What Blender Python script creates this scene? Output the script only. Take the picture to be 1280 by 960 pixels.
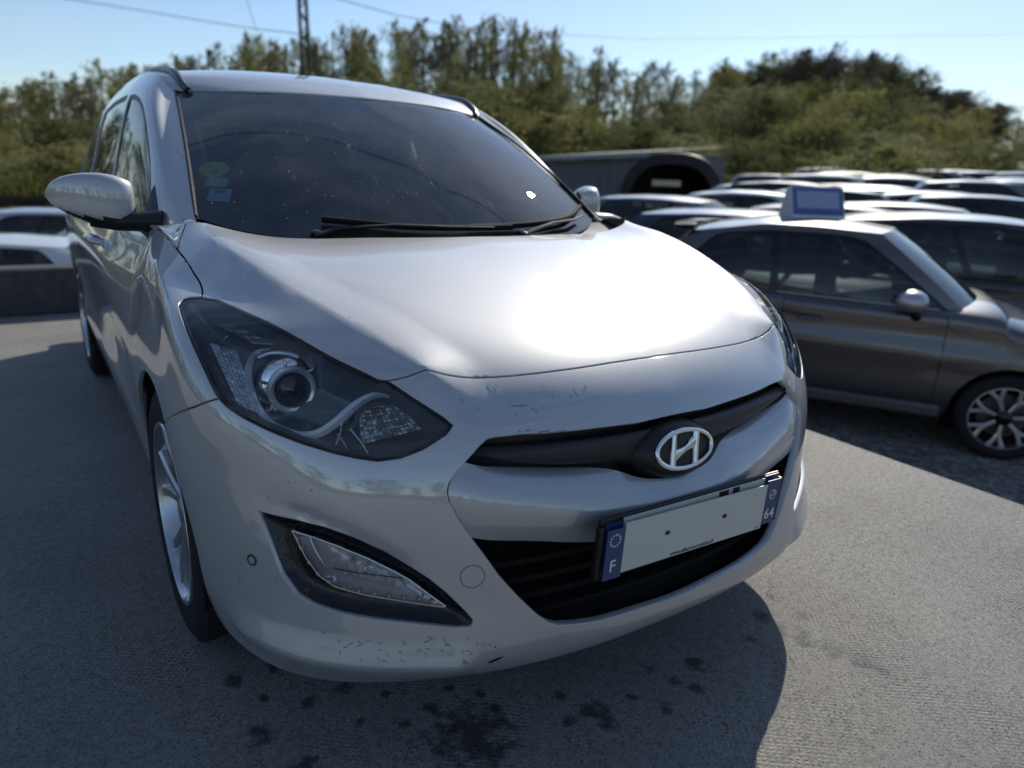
import bpy, math, random
import numpy as np
from mathutils import Vector, Matrix
from mathutils.bvhtree import BVHTree
from mathutils.geometry import delaunay_2d_cdt

for o in list(bpy.data.objects):
    bpy.data.objects.remove(o)
scene = bpy.context.scene
col = scene.collection
R = math.radians

# ------------------------------------------------------------------ camera
CAM = np.array([-1.10736, -0.906088, 1.161214])
YAW, PITCH, ROLL, FPX = 0.599487, 0.288802, 0.0410962, 898.137   # focal length for a 1280 px wide picture
_fw = np.array([math.sin(YAW)*math.cos(PITCH), math.cos(YAW)*math.cos(PITCH), -math.sin(PITCH)])
_r0 = np.array([math.cos(YAW), -math.sin(YAW), 0.0])
_u0 = np.cross(_r0, _fw)
_rt = math.cos(ROLL)*_r0 + math.sin(ROLL)*_u0
_up = -math.sin(ROLL)*_r0 + math.cos(ROLL)*_u0
cam_data = bpy.data.cameras.new('camera')
cam = bpy.data.objects.new('camera', cam_data)
col.objects.link(cam)
scene.camera = cam
m = Matrix.Identity(4)
for i in range(3):
    m[i][0], m[i][1], m[i][2], m[i][3] = _rt[i], _up[i], -_fw[i], CAM[i]
cam.matrix_world = m
cam_data.sensor_width = 36.0
cam_data.lens = FPX/1280*36.0
cam_data.clip_start = 0.05
cam_data.clip_end = 3000
cam_data.dof.use_dof = True
cam_data.dof.focus_distance = 1.62
cam_data.dof.aperture_fstop = cam_data.lens/1000/0.0115     # a phone's lens: aperture about 8 mm at this scale
scene.render.resolution_x, scene.render.resolution_y = 1024, 768

# ------------------------------------------------------------------ daylight
SUN_AZ, SUN_EL = 57.0, 33.0      # azimuth from +Y towards +X
world = bpy.data.worlds.new('World')
scene.world = world
world.use_nodes = True
wn = world.node_tree.nodes
wl = world.node_tree.links
wn.clear()
wo = wn.new('ShaderNodeOutputWorld')
bg = wn.new('ShaderNodeBackground')
sky = wn.new('ShaderNodeTexSky')
sky.sky_type = 'NISHITA'
sky.sun_disc = False
sky.sun_elevation = R(SUN_EL)
sky.sun_rotation = R(SUN_AZ)
sky.air_density = 1.0
sky.dust_density = 0.2
sky.ozone_density = 2.5
bg.inputs['Strength'].default_value = 0.068
# thin cirrus: streaks of pale cloud mixed over the sky colour
tc = wn.new('ShaderNodeTexCoord')
mp = wn.new('ShaderNodeMapping')
mp.inputs['Rotation'].default_value = (0, 0, R(-30))
mp.inputs['Scale'].default_value = (0.9, 3.2, 9.0)
mp.inputs['Location'].default_value = (3.1, 1.7, 0.4)
nz = wn.new('ShaderNodeTexNoise')
nz.inputs['Scale'].default_value = 1.6
nz.inputs['Detail'].default_value = 7
nz.inputs['Roughness'].default_value = 0.55
nz.inputs['Distortion'].default_value = 0.6
cr = wn.new('ShaderNodeValToRGB')
cr.color_ramp.elements[0].position = 0.42
cr.color_ramp.elements[0].color = (0, 0, 0, 1)
cr.color_ramp.elements[1].position = 0.80
cr.color_ramp.elements[1].color = (0.34, 0.34, 0.34, 1)
mx = wn.new('ShaderNodeMixRGB')
mx.inputs['Color2'].default_value = (6.2, 6.3, 6.5, 1)
wl.new(tc.outputs['Generated'], mp.inputs['Vector'])
wl.new(mp.outputs['Vector'], nz.inputs['Vector'])
wl.new(nz.outputs['Fac'], cr.inputs['Fac'])
wl.new(cr.outputs['Color'], mx.inputs['Fac'])
wl.new(sky.outputs['Color'], mx.inputs['Color1'])
wb_ = wn.new('ShaderNodeMixRGB')        # the camera's cooler white balance on the sky
wb_.blend_type = 'MULTIPLY'
wb_.inputs['Fac'].default_value = 1.0
wb_.inputs['Color2'].default_value = (0.92, 0.95, 1.0, 1)
wl.new(mx.outputs['Color'], wb_.inputs['Color1'])
wl.new(wb_.outputs['Color'], bg.inputs['Color'])
wl.new(bg.outputs['Background'], wo.inputs['Surface'])

sd = bpy.data.lights.new('sun', 'SUN')
sd.energy = 2.5
sd.angle = R(0.53)
sd.color = (1.0, 0.925, 0.80)
sun = bpy.data.objects.new('sun', sd)
col.objects.link(sun)
_sdir = Vector((math.sin(R(SUN_AZ))*math.cos(R(SUN_EL)), math.cos(R(SUN_AZ))*math.cos(R(SUN_EL)), math.sin(R(SUN_EL))))
sun.rotation_euler = _sdir.to_track_quat('Z', 'Y').to_euler()
sun.location = (6, 6, 9)

vs_ = scene.view_settings
vs_.view_transform = 'Standard'
vs_.look = 'None'
vs_.exposure = 0.85
vs_.gamma = 1.0
vs_.use_curve_mapping = False
scene.render.engine = 'CYCLES'
scene.cycles.max_bounces = 8
scene.cycles.transparent_max_bounces = 12
scene.cycles.caustics_reflective = False
scene.cycles.caustics_refractive = False
scene.cycles.use_denoising = True
random.seed(7)
rng = np.random.default_rng(11)

# ------------------------------------------------------------------ helpers: pixels, meshes, objects
def ray(px, py):
    d = _fw + _rt*(px-640)/FPX - _up*(py-480)/FPX
    return d/np.linalg.norm(d)
def on_z(px, py, z):
    d = ray(px, py); return CAM + d*((z-CAM[2])/d[2])
def on_x(px, py, x):
    d = ray(px, py); return CAM + d*((x-CAM[0])/d[0])
def on_y(px, py, y):
    d = ray(px, py); return CAM + d*((y-CAM[1])/d[1])
def along(px, py, dist):
    """point at horizontal distance dist from the camera"""
    d = ray(px, py); return CAM + d*(dist/math.hypot(d[0], d[1]))

def tag(o, label=None, cat=None, group=None, kind=None):
    if label: o['label'] = label
    if cat: o['category'] = cat
    if group: o['group'] = group
    if kind: o['kind'] = kind
    return o
def empty(name, loc=(0, 0, 0), rz=0.0, label=None, cat=None, group=None):
    o = bpy.data.objects.new(name, None)
    o.empty_display_size = 0.2
    col.objects.link(o); o.location = loc; o.rotation_euler = (0, 0, rz)
    return tag(o, label, cat, group)
def mkmesh(name, V, F, mats=None, normals=None, smooth=True, fmat=None):
    me = bpy.data.meshes.new(name)
    me.from_pydata([tuple(map(float, v)) for v in V], [], [tuple(map(int, f)) for f in F])
    if mats is not None:
        for m_ in (mats if isinstance(mats, (list, tuple)) else [mats]):
            me.materials.append(m_)
    if fmat is not None:
        me.polygons.foreach_set('material_index', np.array(fmat, dtype=np.int32))
    me.polygons.foreach_set('use_smooth', np.full(len(me.polygons), bool(smooth)))
    me.update()
    if normals is not None:
        nn = np.asarray(normals, float)
        nn = nn/np.maximum(np.linalg.norm(nn, axis=1, keepdims=True), 1e-9)
        me.normals_split_custom_set_from_vertices([tuple(v) for v in nn])
    return me
def obj(name, me, parent=None):
    o = bpy.data.objects.new(name, me)
    col.objects.link(o); o.parent = parent
    return o
def sharp(me, deg=35):
    me.set_sharp_from_angle(angle=R(deg)); return me
class MB:
    """collects shapes into one mesh"""
    def __init__(s): s.V = []; s.F = []; s.M = []; s.n = 0
    def add(s, V, F, mi=0):
        V = np.asarray(V, float).reshape(-1, 3)
        s.V.append(V); s.F += [tuple(i+s.n for i in f) for f in F]; s.M += [mi]*len(F); s.n += len(V); return s
    def box(s, c, d, rz=0.0, mi=0, M=None, bev=0.0):
        x, y, z = [q/2 for q in d]
        if bev > 0:
            b = min(bev, x*.9, y*.9, z*.9); V = []; 
            for sx in (-1, 1):
                for sy in (-1, 1):
                    for sz in (-1, 1):
                        V += [(sx*(x-b), sy*(y-b), sz*z), (sx*(x-b), sy*y, sz*(z-b)), (sx*x, sy*(y-b), sz*(z-b))]
            import bmesh as _b
            bm = _b.new(); [bm.verts.new(v) for v in V]; r_ = _b.ops.convex_hull(bm, input=bm.verts)
            bm.verts.index_update(); V = np.array([v.co[:] for v in bm.verts]); F = [[v.index for v in f.verts] for f in bm.faces]; bm.free()
        else:
            V = np.array([(sx*x, sy*y, sz*z) for sx in (-1, 1) for sy in (-1, 1) for sz in (-1, 1)])
            F = [(0, 1, 3, 2), (4, 6, 7, 5), (0, 4, 5, 1), (2, 3, 7, 6), (0, 2, 6, 4), (1, 5, 7, 3)]
        if rz:
            c_, s_ = math.cos(rz), math.sin(rz); V = V@np.array([[c_, s_, 0], [-s_, c_, 0], [0, 0, 1]])
        if M is not None: V = V@np.asarray(M, float).T
        return s.add(V+np.asarray(c, float), F, mi)
    def tube(s, pts, rad, n=8, mi=0, caps=True, flat=1.0):
        pts = np.asarray(pts, float); k = len(pts)
        rad = np.full(k, rad) if np.isscalar(rad) else np.asarray(rad, float)
        T = np.gradient(pts, axis=0); T /= np.maximum(np.linalg.norm(T, axis=1, keepdims=True), 1e-9)
        ref = np.array([0, 0, 1.0]) if abs(T[0][2]) < .9 else np.array([1.0, 0, 0])
        V = []
        for i in range(k):
            a = np.cross(T[i], ref); a /= max(np.linalg.norm(a), 1e-9); b = np.cross(a, T[i])
            ref = b
            for j in range(n):
                t = 2*math.pi*j/n; V.append(pts[i]+rad[i]*(math.cos(t)*a+flat*math.sin(t)*b))
        F = [(i*n+j, i*n+(j+1) % n, (i+1)*n+(j+1) % n, (i+1)*n+j) for i in range(k-1) for j in range(n)]
        if caps: F += [tuple(range(n))[::-1], tuple((k-1)*n+j for j in range(n))]
        return s.add(V, F, mi)
    def lathe(s, prof, n=32, M=None, c=(0, 0, 0), mi=0):
        """profile (r, h) turned about the local Z axis"""
        V = []; k = len(prof)
        for r_, h in prof:
            for j in range(n):
                t = 2*math.pi*j/n; V.append((r_*math.cos(t), r_*math.sin(t), h))
        V = np.array(V); F = [(i*n+j, i*n+(j+1) % n, (i+1)*n+(j+1) % n, (i+1)*n+j) for i in range(k-1) for j in range(n)]
        if M is not None: V = V@np.asarray(M, float).T
        return s.add(V+np.asarray(c, float), F, mi)
    def grid(s, G, mi=0, flip=False):
        G = np.asarray(G, float); a, b = G.shape[:2]
        F = [(i*b+j, (i+1)*b+j, (i+1)*b+j+1, i*b+j+1) for i in range(a-1) for j in range(b-1)]
        if flip: F = [f[::-1] for f in F]
        return s.add(G.reshape(-1, 3), F, mi)
    def mirror(s):
        V = np.concatenate(s.V); n = len(V); F = list(s.F); M_ = list(s.M)
        s.V = [V, V*[-1, 1, 1]]; s.F = F+[tuple(i+n for i in f[::-1]) for f in F]; s.M = M_+M_; s.n = 2*n; return s
    def build(s, name, mats, parent=None, smooth=True, ang=35):
        me = mkmesh(name, np.concatenate(s.V), s.F, mats, None, smooth, s.M if isinstance(mats, (list, tuple)) else None)
        if smooth and ang: sharp(me, ang)
        return obj(name, me, parent)
def flipx(V): return np.asarray(V, float)*[-1, 1, 1]
def axis_to(d):
    """rotation matrix whose Z column is d"""
    d = np.asarray(d, float)/np.linalg.norm(d); a = np.array([0, 0, 1.0]) if abs(d[2]) < .9 else np.array([0, 1.0, 0])
    x = np.cross(a, d); x /= np.linalg.norm(x); y = np.cross(d, x); return np.stack([x, y, d], 1)
def dens(pl, n=None, step=None, closed=False):
    pl = np.array(pl, float)
    if closed: pl = np.vstack([pl, pl[:1]])
    d = np.r_[0, np.cumsum(np.linalg.norm(np.diff(pl, axis=0), axis=1))]
    if n is None: n = max(2, int(round(d[-1]/step))+1)
    t = np.linspace(0, d[-1], n)
    q = np.stack([np.interp(t, d, pl[:, k]) for k in range(pl.shape[1])], 1)
    return q[:-1] if closed else q
def smooth_pl(pl, n, closed=False):
    """Catmull-Rom through the points, n samples"""
    p = np.array(pl, float); k = len(p)
    if closed: q = np.vstack([p[-1:], p, p[:2]])
    else: q = np.vstack([2*p[0]-p[1], p, 2*p[-1]-p[-2]])
    out = []; seg = k if closed else k-1
    for t in np.linspace(0, seg, n, endpoint=not closed):
        i = min(int(t), seg-1); f = t-i; a, b, c, d = q[i], q[i+1], q[i+2], q[i+3]
        out.append(.5*(2*b+(c-a)*f+(2*a-5*b+4*c-d)*f*f+(3*b-a-3*c+d)*f**3))
    return dens(np.array(out), n=n) if not closed else np.array(out)
def inside(poly, pts):
    poly = np.asarray(poly, float); pts = np.asarray(pts, float); x, y = pts[:, 0], pts[:, 1]
    r_ = np.zeros(len(pts), bool); a = poly; b = np.roll(poly, -1, 0)
    for (x1, y1), (x2, y2) in zip(a, b):
        if y1 == y2: continue
        c = ((y1 > y) != (y2 > y)) & (x < (x2-x1)*(y-y1)/(y2-y1)+x1); r_ ^= c
    return r_
def seg_dist(pts, pl):
    """distance of points to a polyline and the parameter (0..1) along it"""
    pts = np.asarray(pts, float); pl = np.asarray(pl, float); best = np.full(len(pts), 1e9); par = np.zeros(len(pts)); n = len(pl)-1
    for i in range(n):
        a, b = pl[i], pl[i+1]; ab = b-a; t = np.clip(((pts-a)@ab)/max(ab@ab, 1e-12), 0, 1)
        d = np.linalg.norm(pts-(a+t[:, None]*ab), axis=1); m_ = d < best; best[m_] = d[m_]; par[m_] = (i+t[m_])/n
    return best, par

# ------------------------------------------------------------------ materials
def mat(name, color=(.5, .5, .5), rough=.5, metal=0.0, coat=0.0, coat_rough=.03, spec=.5, emit=None, trans=0.0, ior=1.45, alpha=1.0):
    m_ = bpy.data.materials.new(name); m_.use_nodes = True
    b = m_.node_tree.nodes['Principled BSDF']
    b.inputs['Base Color'].default_value = (*color, 1); b.inputs['Roughness'].default_value = rough; b.inputs['Metallic'].default_value = metal
    b.inputs['Coat Weight'].default_value = coat; b.inputs['Coat Roughness'].default_value = coat_rough
    b.inputs['Specular IOR Level'].default_value = spec; b.inputs['Transmission Weight'].default_value = trans; b.inputs['IOR'].default_value = ior
    b.inputs['Alpha'].default_value = alpha
    if emit: b.inputs['Emission Color'].default_value = (*emit[:3], 1); b.inputs['Emission Strength'].default_value = emit[3]
    return m_
def nd(m_, t, **kw):
    n = m_.node_tree.nodes.new(t)
    for k, v in kw.items():
        if k in n.inputs: n.inputs[k].default_value = v
        else: setattr(n, k, v)
    return n
def lk(m_, a, b): m_.node_tree.links.new(a, b)
def bsdf(m_): return m_.node_tree.nodes['Principled BSDF']
def ramp(m_, fac, stops):
    n = nd(m_, 'ShaderNodeValToRGB'); e = n.color_ramp.elements
    while len(e) > 1: e.remove(e[-1])
    e[0].position = stops[0][0]; e[0].color = (*stops[0][1], 1)
    for p, c in stops[1:]:
        q = e.new(p); q.color = (*c, 1)
    lk(m_, fac, n.inputs['Fac']); return n
def noise(m_, scale, detail=4, rough=.5, coord='Object', vec=None, dist=0.0):
    n = nd(m_, 'ShaderNodeTexNoise'); n.inputs['Scale'].default_value = scale; n.inputs['Detail'].default_value = detail; n.inputs['Roughness'].default_value = rough; n.inputs['Distortion'].default_value = dist
    if vec is None:
        t = nd(m_, 'ShaderNodeTexCoord'); vec = t.outputs[coord]
    lk(m_, vec, n.inputs['Vector']); return n
def bump(m_, h, strength=.3, dist=.01, nrm=None):
    b = nd(m_, 'ShaderNodeBump'); b.inputs['Strength'].default_value = strength; b.inputs['Distance'].default_value = dist
    lk(m_, h, b.inputs['Height'])
    if nrm is not None: lk(m_, nrm, b.inputs['Normal'])
    return b
def glass(name, tint=(.7, .75, .75), refl=1.0, rough=0.0, ior=1.5, dirt=0.0):
    """thin pane: tinted see-through with a Fresnel reflection, a little dust on it"""
    m_ = bpy.data.materials.new(name); m_.use_nodes = True; t = m_.node_tree; t.nodes.clear()
    out = t.nodes.new('ShaderNodeOutputMaterial'); tr = t.nodes.new('ShaderNodeBsdfTransparent'); tr.inputs['Color'].default_value = (*tint, 1)
    gl = t.nodes.new('ShaderNodeBsdfGlossy'); gl.inputs['Roughness'].default_value = rough; gl.inputs['Color'].default_value = (refl, refl, refl, 1)
    fr = t.nodes.new('ShaderNodeFresnel'); fr.inputs['IOR'].default_value = ior
    mx_ = t.nodes.new('ShaderNodeMixShader'); t.links.new(fr.outputs[0], mx_.inputs[0]); t.links.new(tr.outputs[0], mx_.inputs[1]); t.links.new(gl.outputs[0], mx_.inputs[2])
    last = mx_
    if dirt > 0:
        df = t.nodes.new('ShaderNodeBsdfDiffuse'); df.inputs['Color'].default_value = (.6, .6, .57, 1)
        tcx = t.nodes.new('ShaderNodeTexCoord'); n1 = t.nodes.new('ShaderNodeTexNoise'); n1.inputs['Scale'].default_value = 9; n1.inputs['Detail'].default_value = 8
        t.links.new(tcx.outputs['Object'], n1.inputs['Vector'])
        rp = t.nodes.new('ShaderNodeValToRGB'); rp.color_ramp.elements[0].position = .35; rp.color_ramp.elements[0].color = (dirt*.3,)*3+(1,); rp.color_ramp.elements[1].position = .75; rp.color_ramp.elements[1].color = (dirt,)*3+(1,)
        t.links.new(n1.outputs['Fac'], rp.inputs['Fac'])
        m2 = t.nodes.new('ShaderNodeMixShader'); t.links.new(rp.outputs[0], m2.inputs[0]); t.links.new(mx_.outputs[0], m2.inputs[1]); t.links.new(df.outputs[0], m2.inputs[2]); last = m2
    t.links.new(last.outputs[0], out.inputs['Surface']); return m_
def paint(name, color, metal=.75, rough=.38, coat=1.0, dirt=.0, flake=True):
    m_ = mat(name, color, rough, metal, coat, .025)
    b = bsdf(m_)
    if flake:
        n = noise(m_, 2600, 1, .5)
        r_ = nd(m_, 'ShaderNodeMapRange'); r_.inputs['To Min'].default_value = rough-.07; r_.inputs['To Max'].default_value = rough+.07
        lk(m_, n.outputs['Fac'], r_.inputs['Value']); lk(m_, r_.outputs[0], b.inputs['Roughness'])
    if dirt > 0:
        n = noise(m_, 6, 8, .62); rp = ramp(m_, n.outputs['Fac'], [(.42, (0, 0, 0)), (.72, (dirt, dirt, dirt))])
        mxn = nd(m_, 'ShaderNodeMixRGB'); mxn.inputs['Color1'].default_value = (*color, 1); mxn.inputs['Color2'].default_value = (.36, .34, .31, 1)
        lk(m_, rp.outputs['Color'], mxn.inputs['Fac']); lk(m_, mxn.outputs['Color'], b.inputs['Base Color'])
        r2 = nd(m_, 'ShaderNodeMapRange'); r2.inputs['From Min'].default_value = .4; r2.inputs['From Max'].default_value = .75; r2.inputs['To Min'].default_value = .015; r2.inputs['To Max'].default_value = .12
        lk(m_, n.outputs['Fac'], r2.inputs['Value']); lk(m_, r2.outputs[0], b.inputs['Coat Roughness'])
    return m_
M_black = mat('black_plastic', (.012, .012, .013), .42)
M_gloss = mat('gloss_black', (.006, .006, .007), .12)
M_matte = mat('matte_black', (.008, .008, .008), .8, spec=.2)
M_chrome = mat('chrome', (.82, .83, .84), .08, 1.0)
M_satin = mat('satin_metal', (.62, .63, .65), .28, 1.0)
M_rubber = mat('rubber', (.018, .018, .019), .75, spec=.3)
M_glass = glass('car_glass', (.42, .46, .47), 1.0, 0, 1.52)
M_privacy = glass('tinted_glass', (.12, .13, .14), 1.0, 0, 1.52)
M_trim = mat('trim_grey', (.045, .046, .05), .55)

# ------------------------------------------------------------------ smooth lofted surfaces from a net of points
_AI = {}
def _mom(n):
    if n not in _AI:
        A = np.zeros((n, n)); B = np.zeros((n, n)); A[0, 0] = A[-1, -1] = 1
        for i in range(1, n-1):
            A[i, i-1], A[i, i], A[i, i+1] = 1, 4, 1; B[i, i-1], B[i, i], B[i, i+1] = 6, -12, 6
        _AI[n] = np.linalg.solve(A, B)
    return _AI[n]
def spl_w(t, n):
    t = np.clip(np.asarray(t, float), 0, n-1); k = np.minimum(t.astype(int), n-2); f = t-k; g = 1-f; M_ = _mom(n)
    W = ((g**3-g)[:, None]*M_[k]+(f**3-f)[:, None]*M_[k+1])/6
    r_ = np.arange(len(t)); W[r_, k] += g; W[r_, k+1] += f; return W
class Surf:
    """surface through a net (columns u, rows v) of (s, y, z), s = distance from the centre plane"""
    def __init__(s, net, nu=20, nv=20, sym=True):
        s.N = np.array(net, float); s.nu, s.nv = s.N.shape[:2]; s.disp = []; s.sym = sym
        us = np.linspace(0, s.nu-1, (s.nu-1)*nu+1); vs = np.linspace(0, s.nv-1, (s.nv-1)*nv+1)
        U, V = np.meshgrid(us, vs, indexing='ij'); s.gu, s.gv = U.ravel(), V.ravel()
        s.gp = s.base(s.gu, s.gv); a, b = len(us), len(vs)
        T = []
        for i in range(a-1):
            for j in range(b-1):
                q = (i*b+j, (i+1)*b+j, (i+1)*b+j+1, i*b+j+1); T.append(q[:3]); T.append((q[0], q[2], q[3]))
        s.T = T; s.bvh = BVHTree.FromPolygons([tuple(p) for p in s.gp], T)
    def base(s, u, v):
        return np.einsum('pi,ijc,pj->pc', spl_w(u, s.nu), s.N, spl_w(v, s.nv), optimize=True)
    def _n(s, u, v, f, h=.012):
        u = np.asarray(u, float); v = np.asarray(v, float)
        u1, u2 = np.minimum(u+h, s.nu-1), np.maximum(u-h, 0); v1, v2 = np.minimum(v+h, s.nv-1), np.maximum(v-h, 0)
        n = np.cross(f(u1, v)-f(u2, v), f(u, v1)-f(u, v2))
        if s.sym: n[u < 1e-6, 0] = 0
        return n/np.maximum(np.linalg.norm(n, axis=1, keepdims=True), 1e-12)
    def at(s, u, v):
        u = np.asarray(u, float); v = np.asarray(v, float); X = s.base(u, v)
        if s.disp:
            n = s._n(u, v, s.base); d = np.zeros(len(u))
            for f in s.disp: d += f(X)
            X = X+n*d[:, None]
        return X
    def normal(s, u, v):
        n = s._n(u, v, s.at); return n*s.sgn if hasattr(s, 'sgn') else n
    def hit(s, o, d):
        h = s.bvh.ray_cast(Vector(o), Vector(d))
        if h[0] is None: return None
        return s._bary(h[0], h[2])
    def _bary(s, p, k):
        t = s.T[k]; A, B, C = (s.gp[i] for i in t); p = np.array(p)
        M_ = np.stack([B-A, C-A], 1); w = np.linalg.lstsq(M_, p-A, rcond=None)[0]
        b = np.array([1-w.sum(), w[0], w[1]]); return np.array([b@s.gu[list(t)], b@s.gv[list(t)]])
    def pix(s, px, py):
        """chart coordinates of a picture point on the car's right-hand (x<0) side"""
        o = CAM*[-1, 1, 1]; d = ray(px, py)*[-1, 1, 1]; r_ = s.hit(o, d)
        if r_ is None:      # just off the silhouette: closest surface point along the ray
            best = None
            for t in np.linspace(.8, 6, 400):
                q = s.bvh.find_nearest(Vector(o+d*t))
                if best is None or q[3] < best[0]: best = (q[3], q[0], q[2])
            r_ = s._bary(best[1], best[2])
        return r_
    def inv(s, X):
        q = s.bvh.find_nearest(Vector(X)); return s._bary(q[0], q[2])
    def pl(s, pts, kind='pix'):
        return np.array([s.pix(*p) if kind == 'pix' else s.inv(p) for p in pts])
def tent(pl3, amp, wid, fade=(0, 0), rnd=0.0):
    """sharp (or slightly rounded) ridge of height amp along a 3-D polyline"""
    pl3 = np.array(pl3, float)
    def f(X):
        d, p = seg_dist(X, pl3); d = np.sqrt(d*d+rnd*rnd)
        a = np.ones(len(X))
        if fade[0] > 0: a = np.minimum(a, np.clip(p/fade[0], 0, 1))
        if fade[1] > 0: a = np.minimum(a, np.clip((1-p)/fade[1], 0, 1))
        a = a*a*(3-2*a); t = np.clip(1-d/wid, 0, 1)
        return amp*a*t**1.5
    return f
def resamp_uv(S, uv, step):
    """resample a chart polyline at even 3-D steps"""
    uv = np.asarray(uv, float); f = dens(uv, n=max(40, len(uv)*12)); X = S.base(f[:, 0], f[:, 1])
    d = np.r_[0, np.cumsum(np.linalg.norm(np.diff(X, axis=0), axis=1))]; n = max(2, int(round(d[-1]/step))+1); t = np.linspace(0, d[-1], n)
    return np.stack([np.interp(t, d, f[:, k]) for k in (0, 1)], 1)
def join(*pls):
    out = []
    for p in pls:
        for q in p:
            if not out or np.hypot(*(np.asarray(q)-out[-1])) > 1e-4: out.append(np.asarray(q, float))
    if np.hypot(*(out[0]-out[-1])) < 1e-4: out.pop()
    return np.array(out)
def cdt(S, outer, holes=(), lines=(), step=.012, size=None):
    """triangulate a chart region whose outline is already resampled; returns uv, tris"""
    V = [tuple(p) for p in outer]; E_ = [(i, (i+1) % len(outer)) for i in range(len(outer))]
    for h in holes:
        k = len(V); V += [tuple(p) for p in h]; E_ += [(k+i, k+(i+1) % len(h)) for i in range(len(h))]
    for l in lines:
        k = len(V); V += [tuple(p) for p in l]; E_ += [(k+i, k+i+1) for i in range(len(l)-1)]
    C_ = np.array(V); lo, hi = outer.min(0), outer.max(0)
    # local scale of the chart
    mid = (lo+hi)/2; a = S.base(np.array([lo[0], hi[0]]), np.array([mid[1]]*2)); b = S.base(np.array([mid[0]]*2), np.array([lo[1], hi[1]]))
    su = max(np.linalg.norm(a[1]-a[0])/(hi[0]-lo[0]), .02); sv = max(np.linalg.norm(b[1]-b[0])/(hi[1]-lo[1]), .02)
    if size: su, sv = size
    du, dv = step/su, step/sv
    us = np.arange(lo[0]+du*.5, hi[0], du); vs = np.arange(lo[1]+dv*.5, hi[1], dv)
    U, Vv = np.meshgrid(us, vs, indexing='ij'); U[:, 1::2] += du*.5; P_ = np.stack([U.ravel(), Vv.ravel()], 1)
    P_ = P_[inside(outer, P_)]
    for h in holes: P_ = P_[~inside(h, P_)]
    if len(P_):
        keep = np.ones(len(P_), bool); sc = np.array([1/du, 1/dv])
        for i in range(0, len(P_), 2000):
            d = np.linalg.norm((P_[i:i+2000, None]-C_[None])*sc, axis=2).min(1); keep[i:i+2000] = d > .62
        P_ = P_[keep]
    allv = [Vector(p) for p in V]+[Vector(p) for p in P_]
    r_ = delaunay_2d_cdt(allv, E_, [], 0, 1e-6)
    uv = np.array([tuple(p) for p in r_[0]]); T = np.array([tuple(f) for f in r_[2]])
    c = uv[T].mean(1); k = inside(outer, c)
    for h in holes: k &= ~inside(h, c)
    T = T[k]; used = np.unique(T); mp_ = -np.ones(len(uv), int); mp_[used] = np.arange(len(used))
    return uv[used], mp_[T]
def panel(S, uv, T, gap=.0018, depth=.012, off=0.0, flange=True, open_u0=True, offn=None, mirror='none', nsgn=1):
    """thick-edged sheet on the surface; returns V, F, N.  off = inward offset (scalar or per-vertex)"""
    u, v = uv[:, 0], uv[:, 1]; X = S.at(u, v); N = S.normal(u, v)*nsgn
    off = np.asarray(off, float)
    Xo = X-N*(off[:, None] if off.ndim else off)
    if off.ndim: # normals from the mesh itself
        pass
    f0 = np.cross(X[T[:, 1]]-X[T[:, 0]], X[T[:, 2]]-X[T[:, 0]]); sg = np.einsum('ij,ij->i', f0, N[T[:, 0]]) < 0
    T = T.copy(); T[sg] = T[sg][:, ::-1]
    V = [p for p in Xo]; NN = [n for n in N]; F = [tuple(t) for t in T]
    if flange:
        cnt = {}
        for t in T:
            for a, b in ((t[0], t[1]), (t[1], t[2]), (t[2], t[0])): cnt[(a, b)] = t
        bd = [e for e in cnt if (e[1], e[0]) not in cnt]
        if open_u0: bd = [e for e in bd if not (u[e[0]] < 1e-5 and u[e[1]] < 1e-5)]
        acc = {}
        for a, b in bd:
            e = Xo[b]-Xo[a]; L = np.linalg.norm(e)
            if L < 1e-9: continue
            e = e/L; n = N[a]+N[b]; m_ = np.cross(n, e); m_ /= max(np.linalg.norm(m_), 1e-9)   # points into the face
            for q in (a, b): acc.setdefault(q, []).append(m_)
        ring1, ring2 = {}, {}
        for q, ms in acc.items():
            m_ = np.mean(ms, 0); L = np.linalg.norm(m_); m_ = m_/max(L, .3); m_ /= max(np.linalg.norm(m_), 1e-9); k_ = 1/max(L, .5)
            if u[q] < 1e-5: m_[0] = 0
            n = N[q]; p = Xo[q]
            V[q] = p+m_*(gap+.0012)*k_
            ring1[q] = len(V); V.append(p+m_*gap*k_-n*.0009); NN.append(n*.5-m_*.85)
            ring2[q] = len(V); V.append(p+m_*gap*k_-n*depth); NN.append(-m_)
        for a, b in bd:
            if a in ring1 and b in ring1:
                F.append((b, a, ring1[a], ring1[b])); F.append((ring1[b], ring1[a], ring2[a], ring2[b]))
    V = np.array(V); NN = np.array(NN)
    return V, F, NN
def side(V, F, N, sd):
    """sd=+1 as built (x>0), -1 mirrored, 0 both halves in one mesh"""
    if sd > 0: return V, F, N
    Vm, Fm, Nm = flipx(V), [tuple(f)[::-1] for f in F], flipx(N)
    if sd < 0: return Vm, Fm, Nm
    n = len(V); return np.vstack([V, Vm]), list(F)+[tuple(i+n for i in f) for f in Fm], np.vstack([N, Nm])
def put(name, V, F, N, m_, parent, sd):
    V, F, N = side(V, F, N, sd); return obj(name, mkmesh(name, V, F, m_, N), parent)

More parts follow.
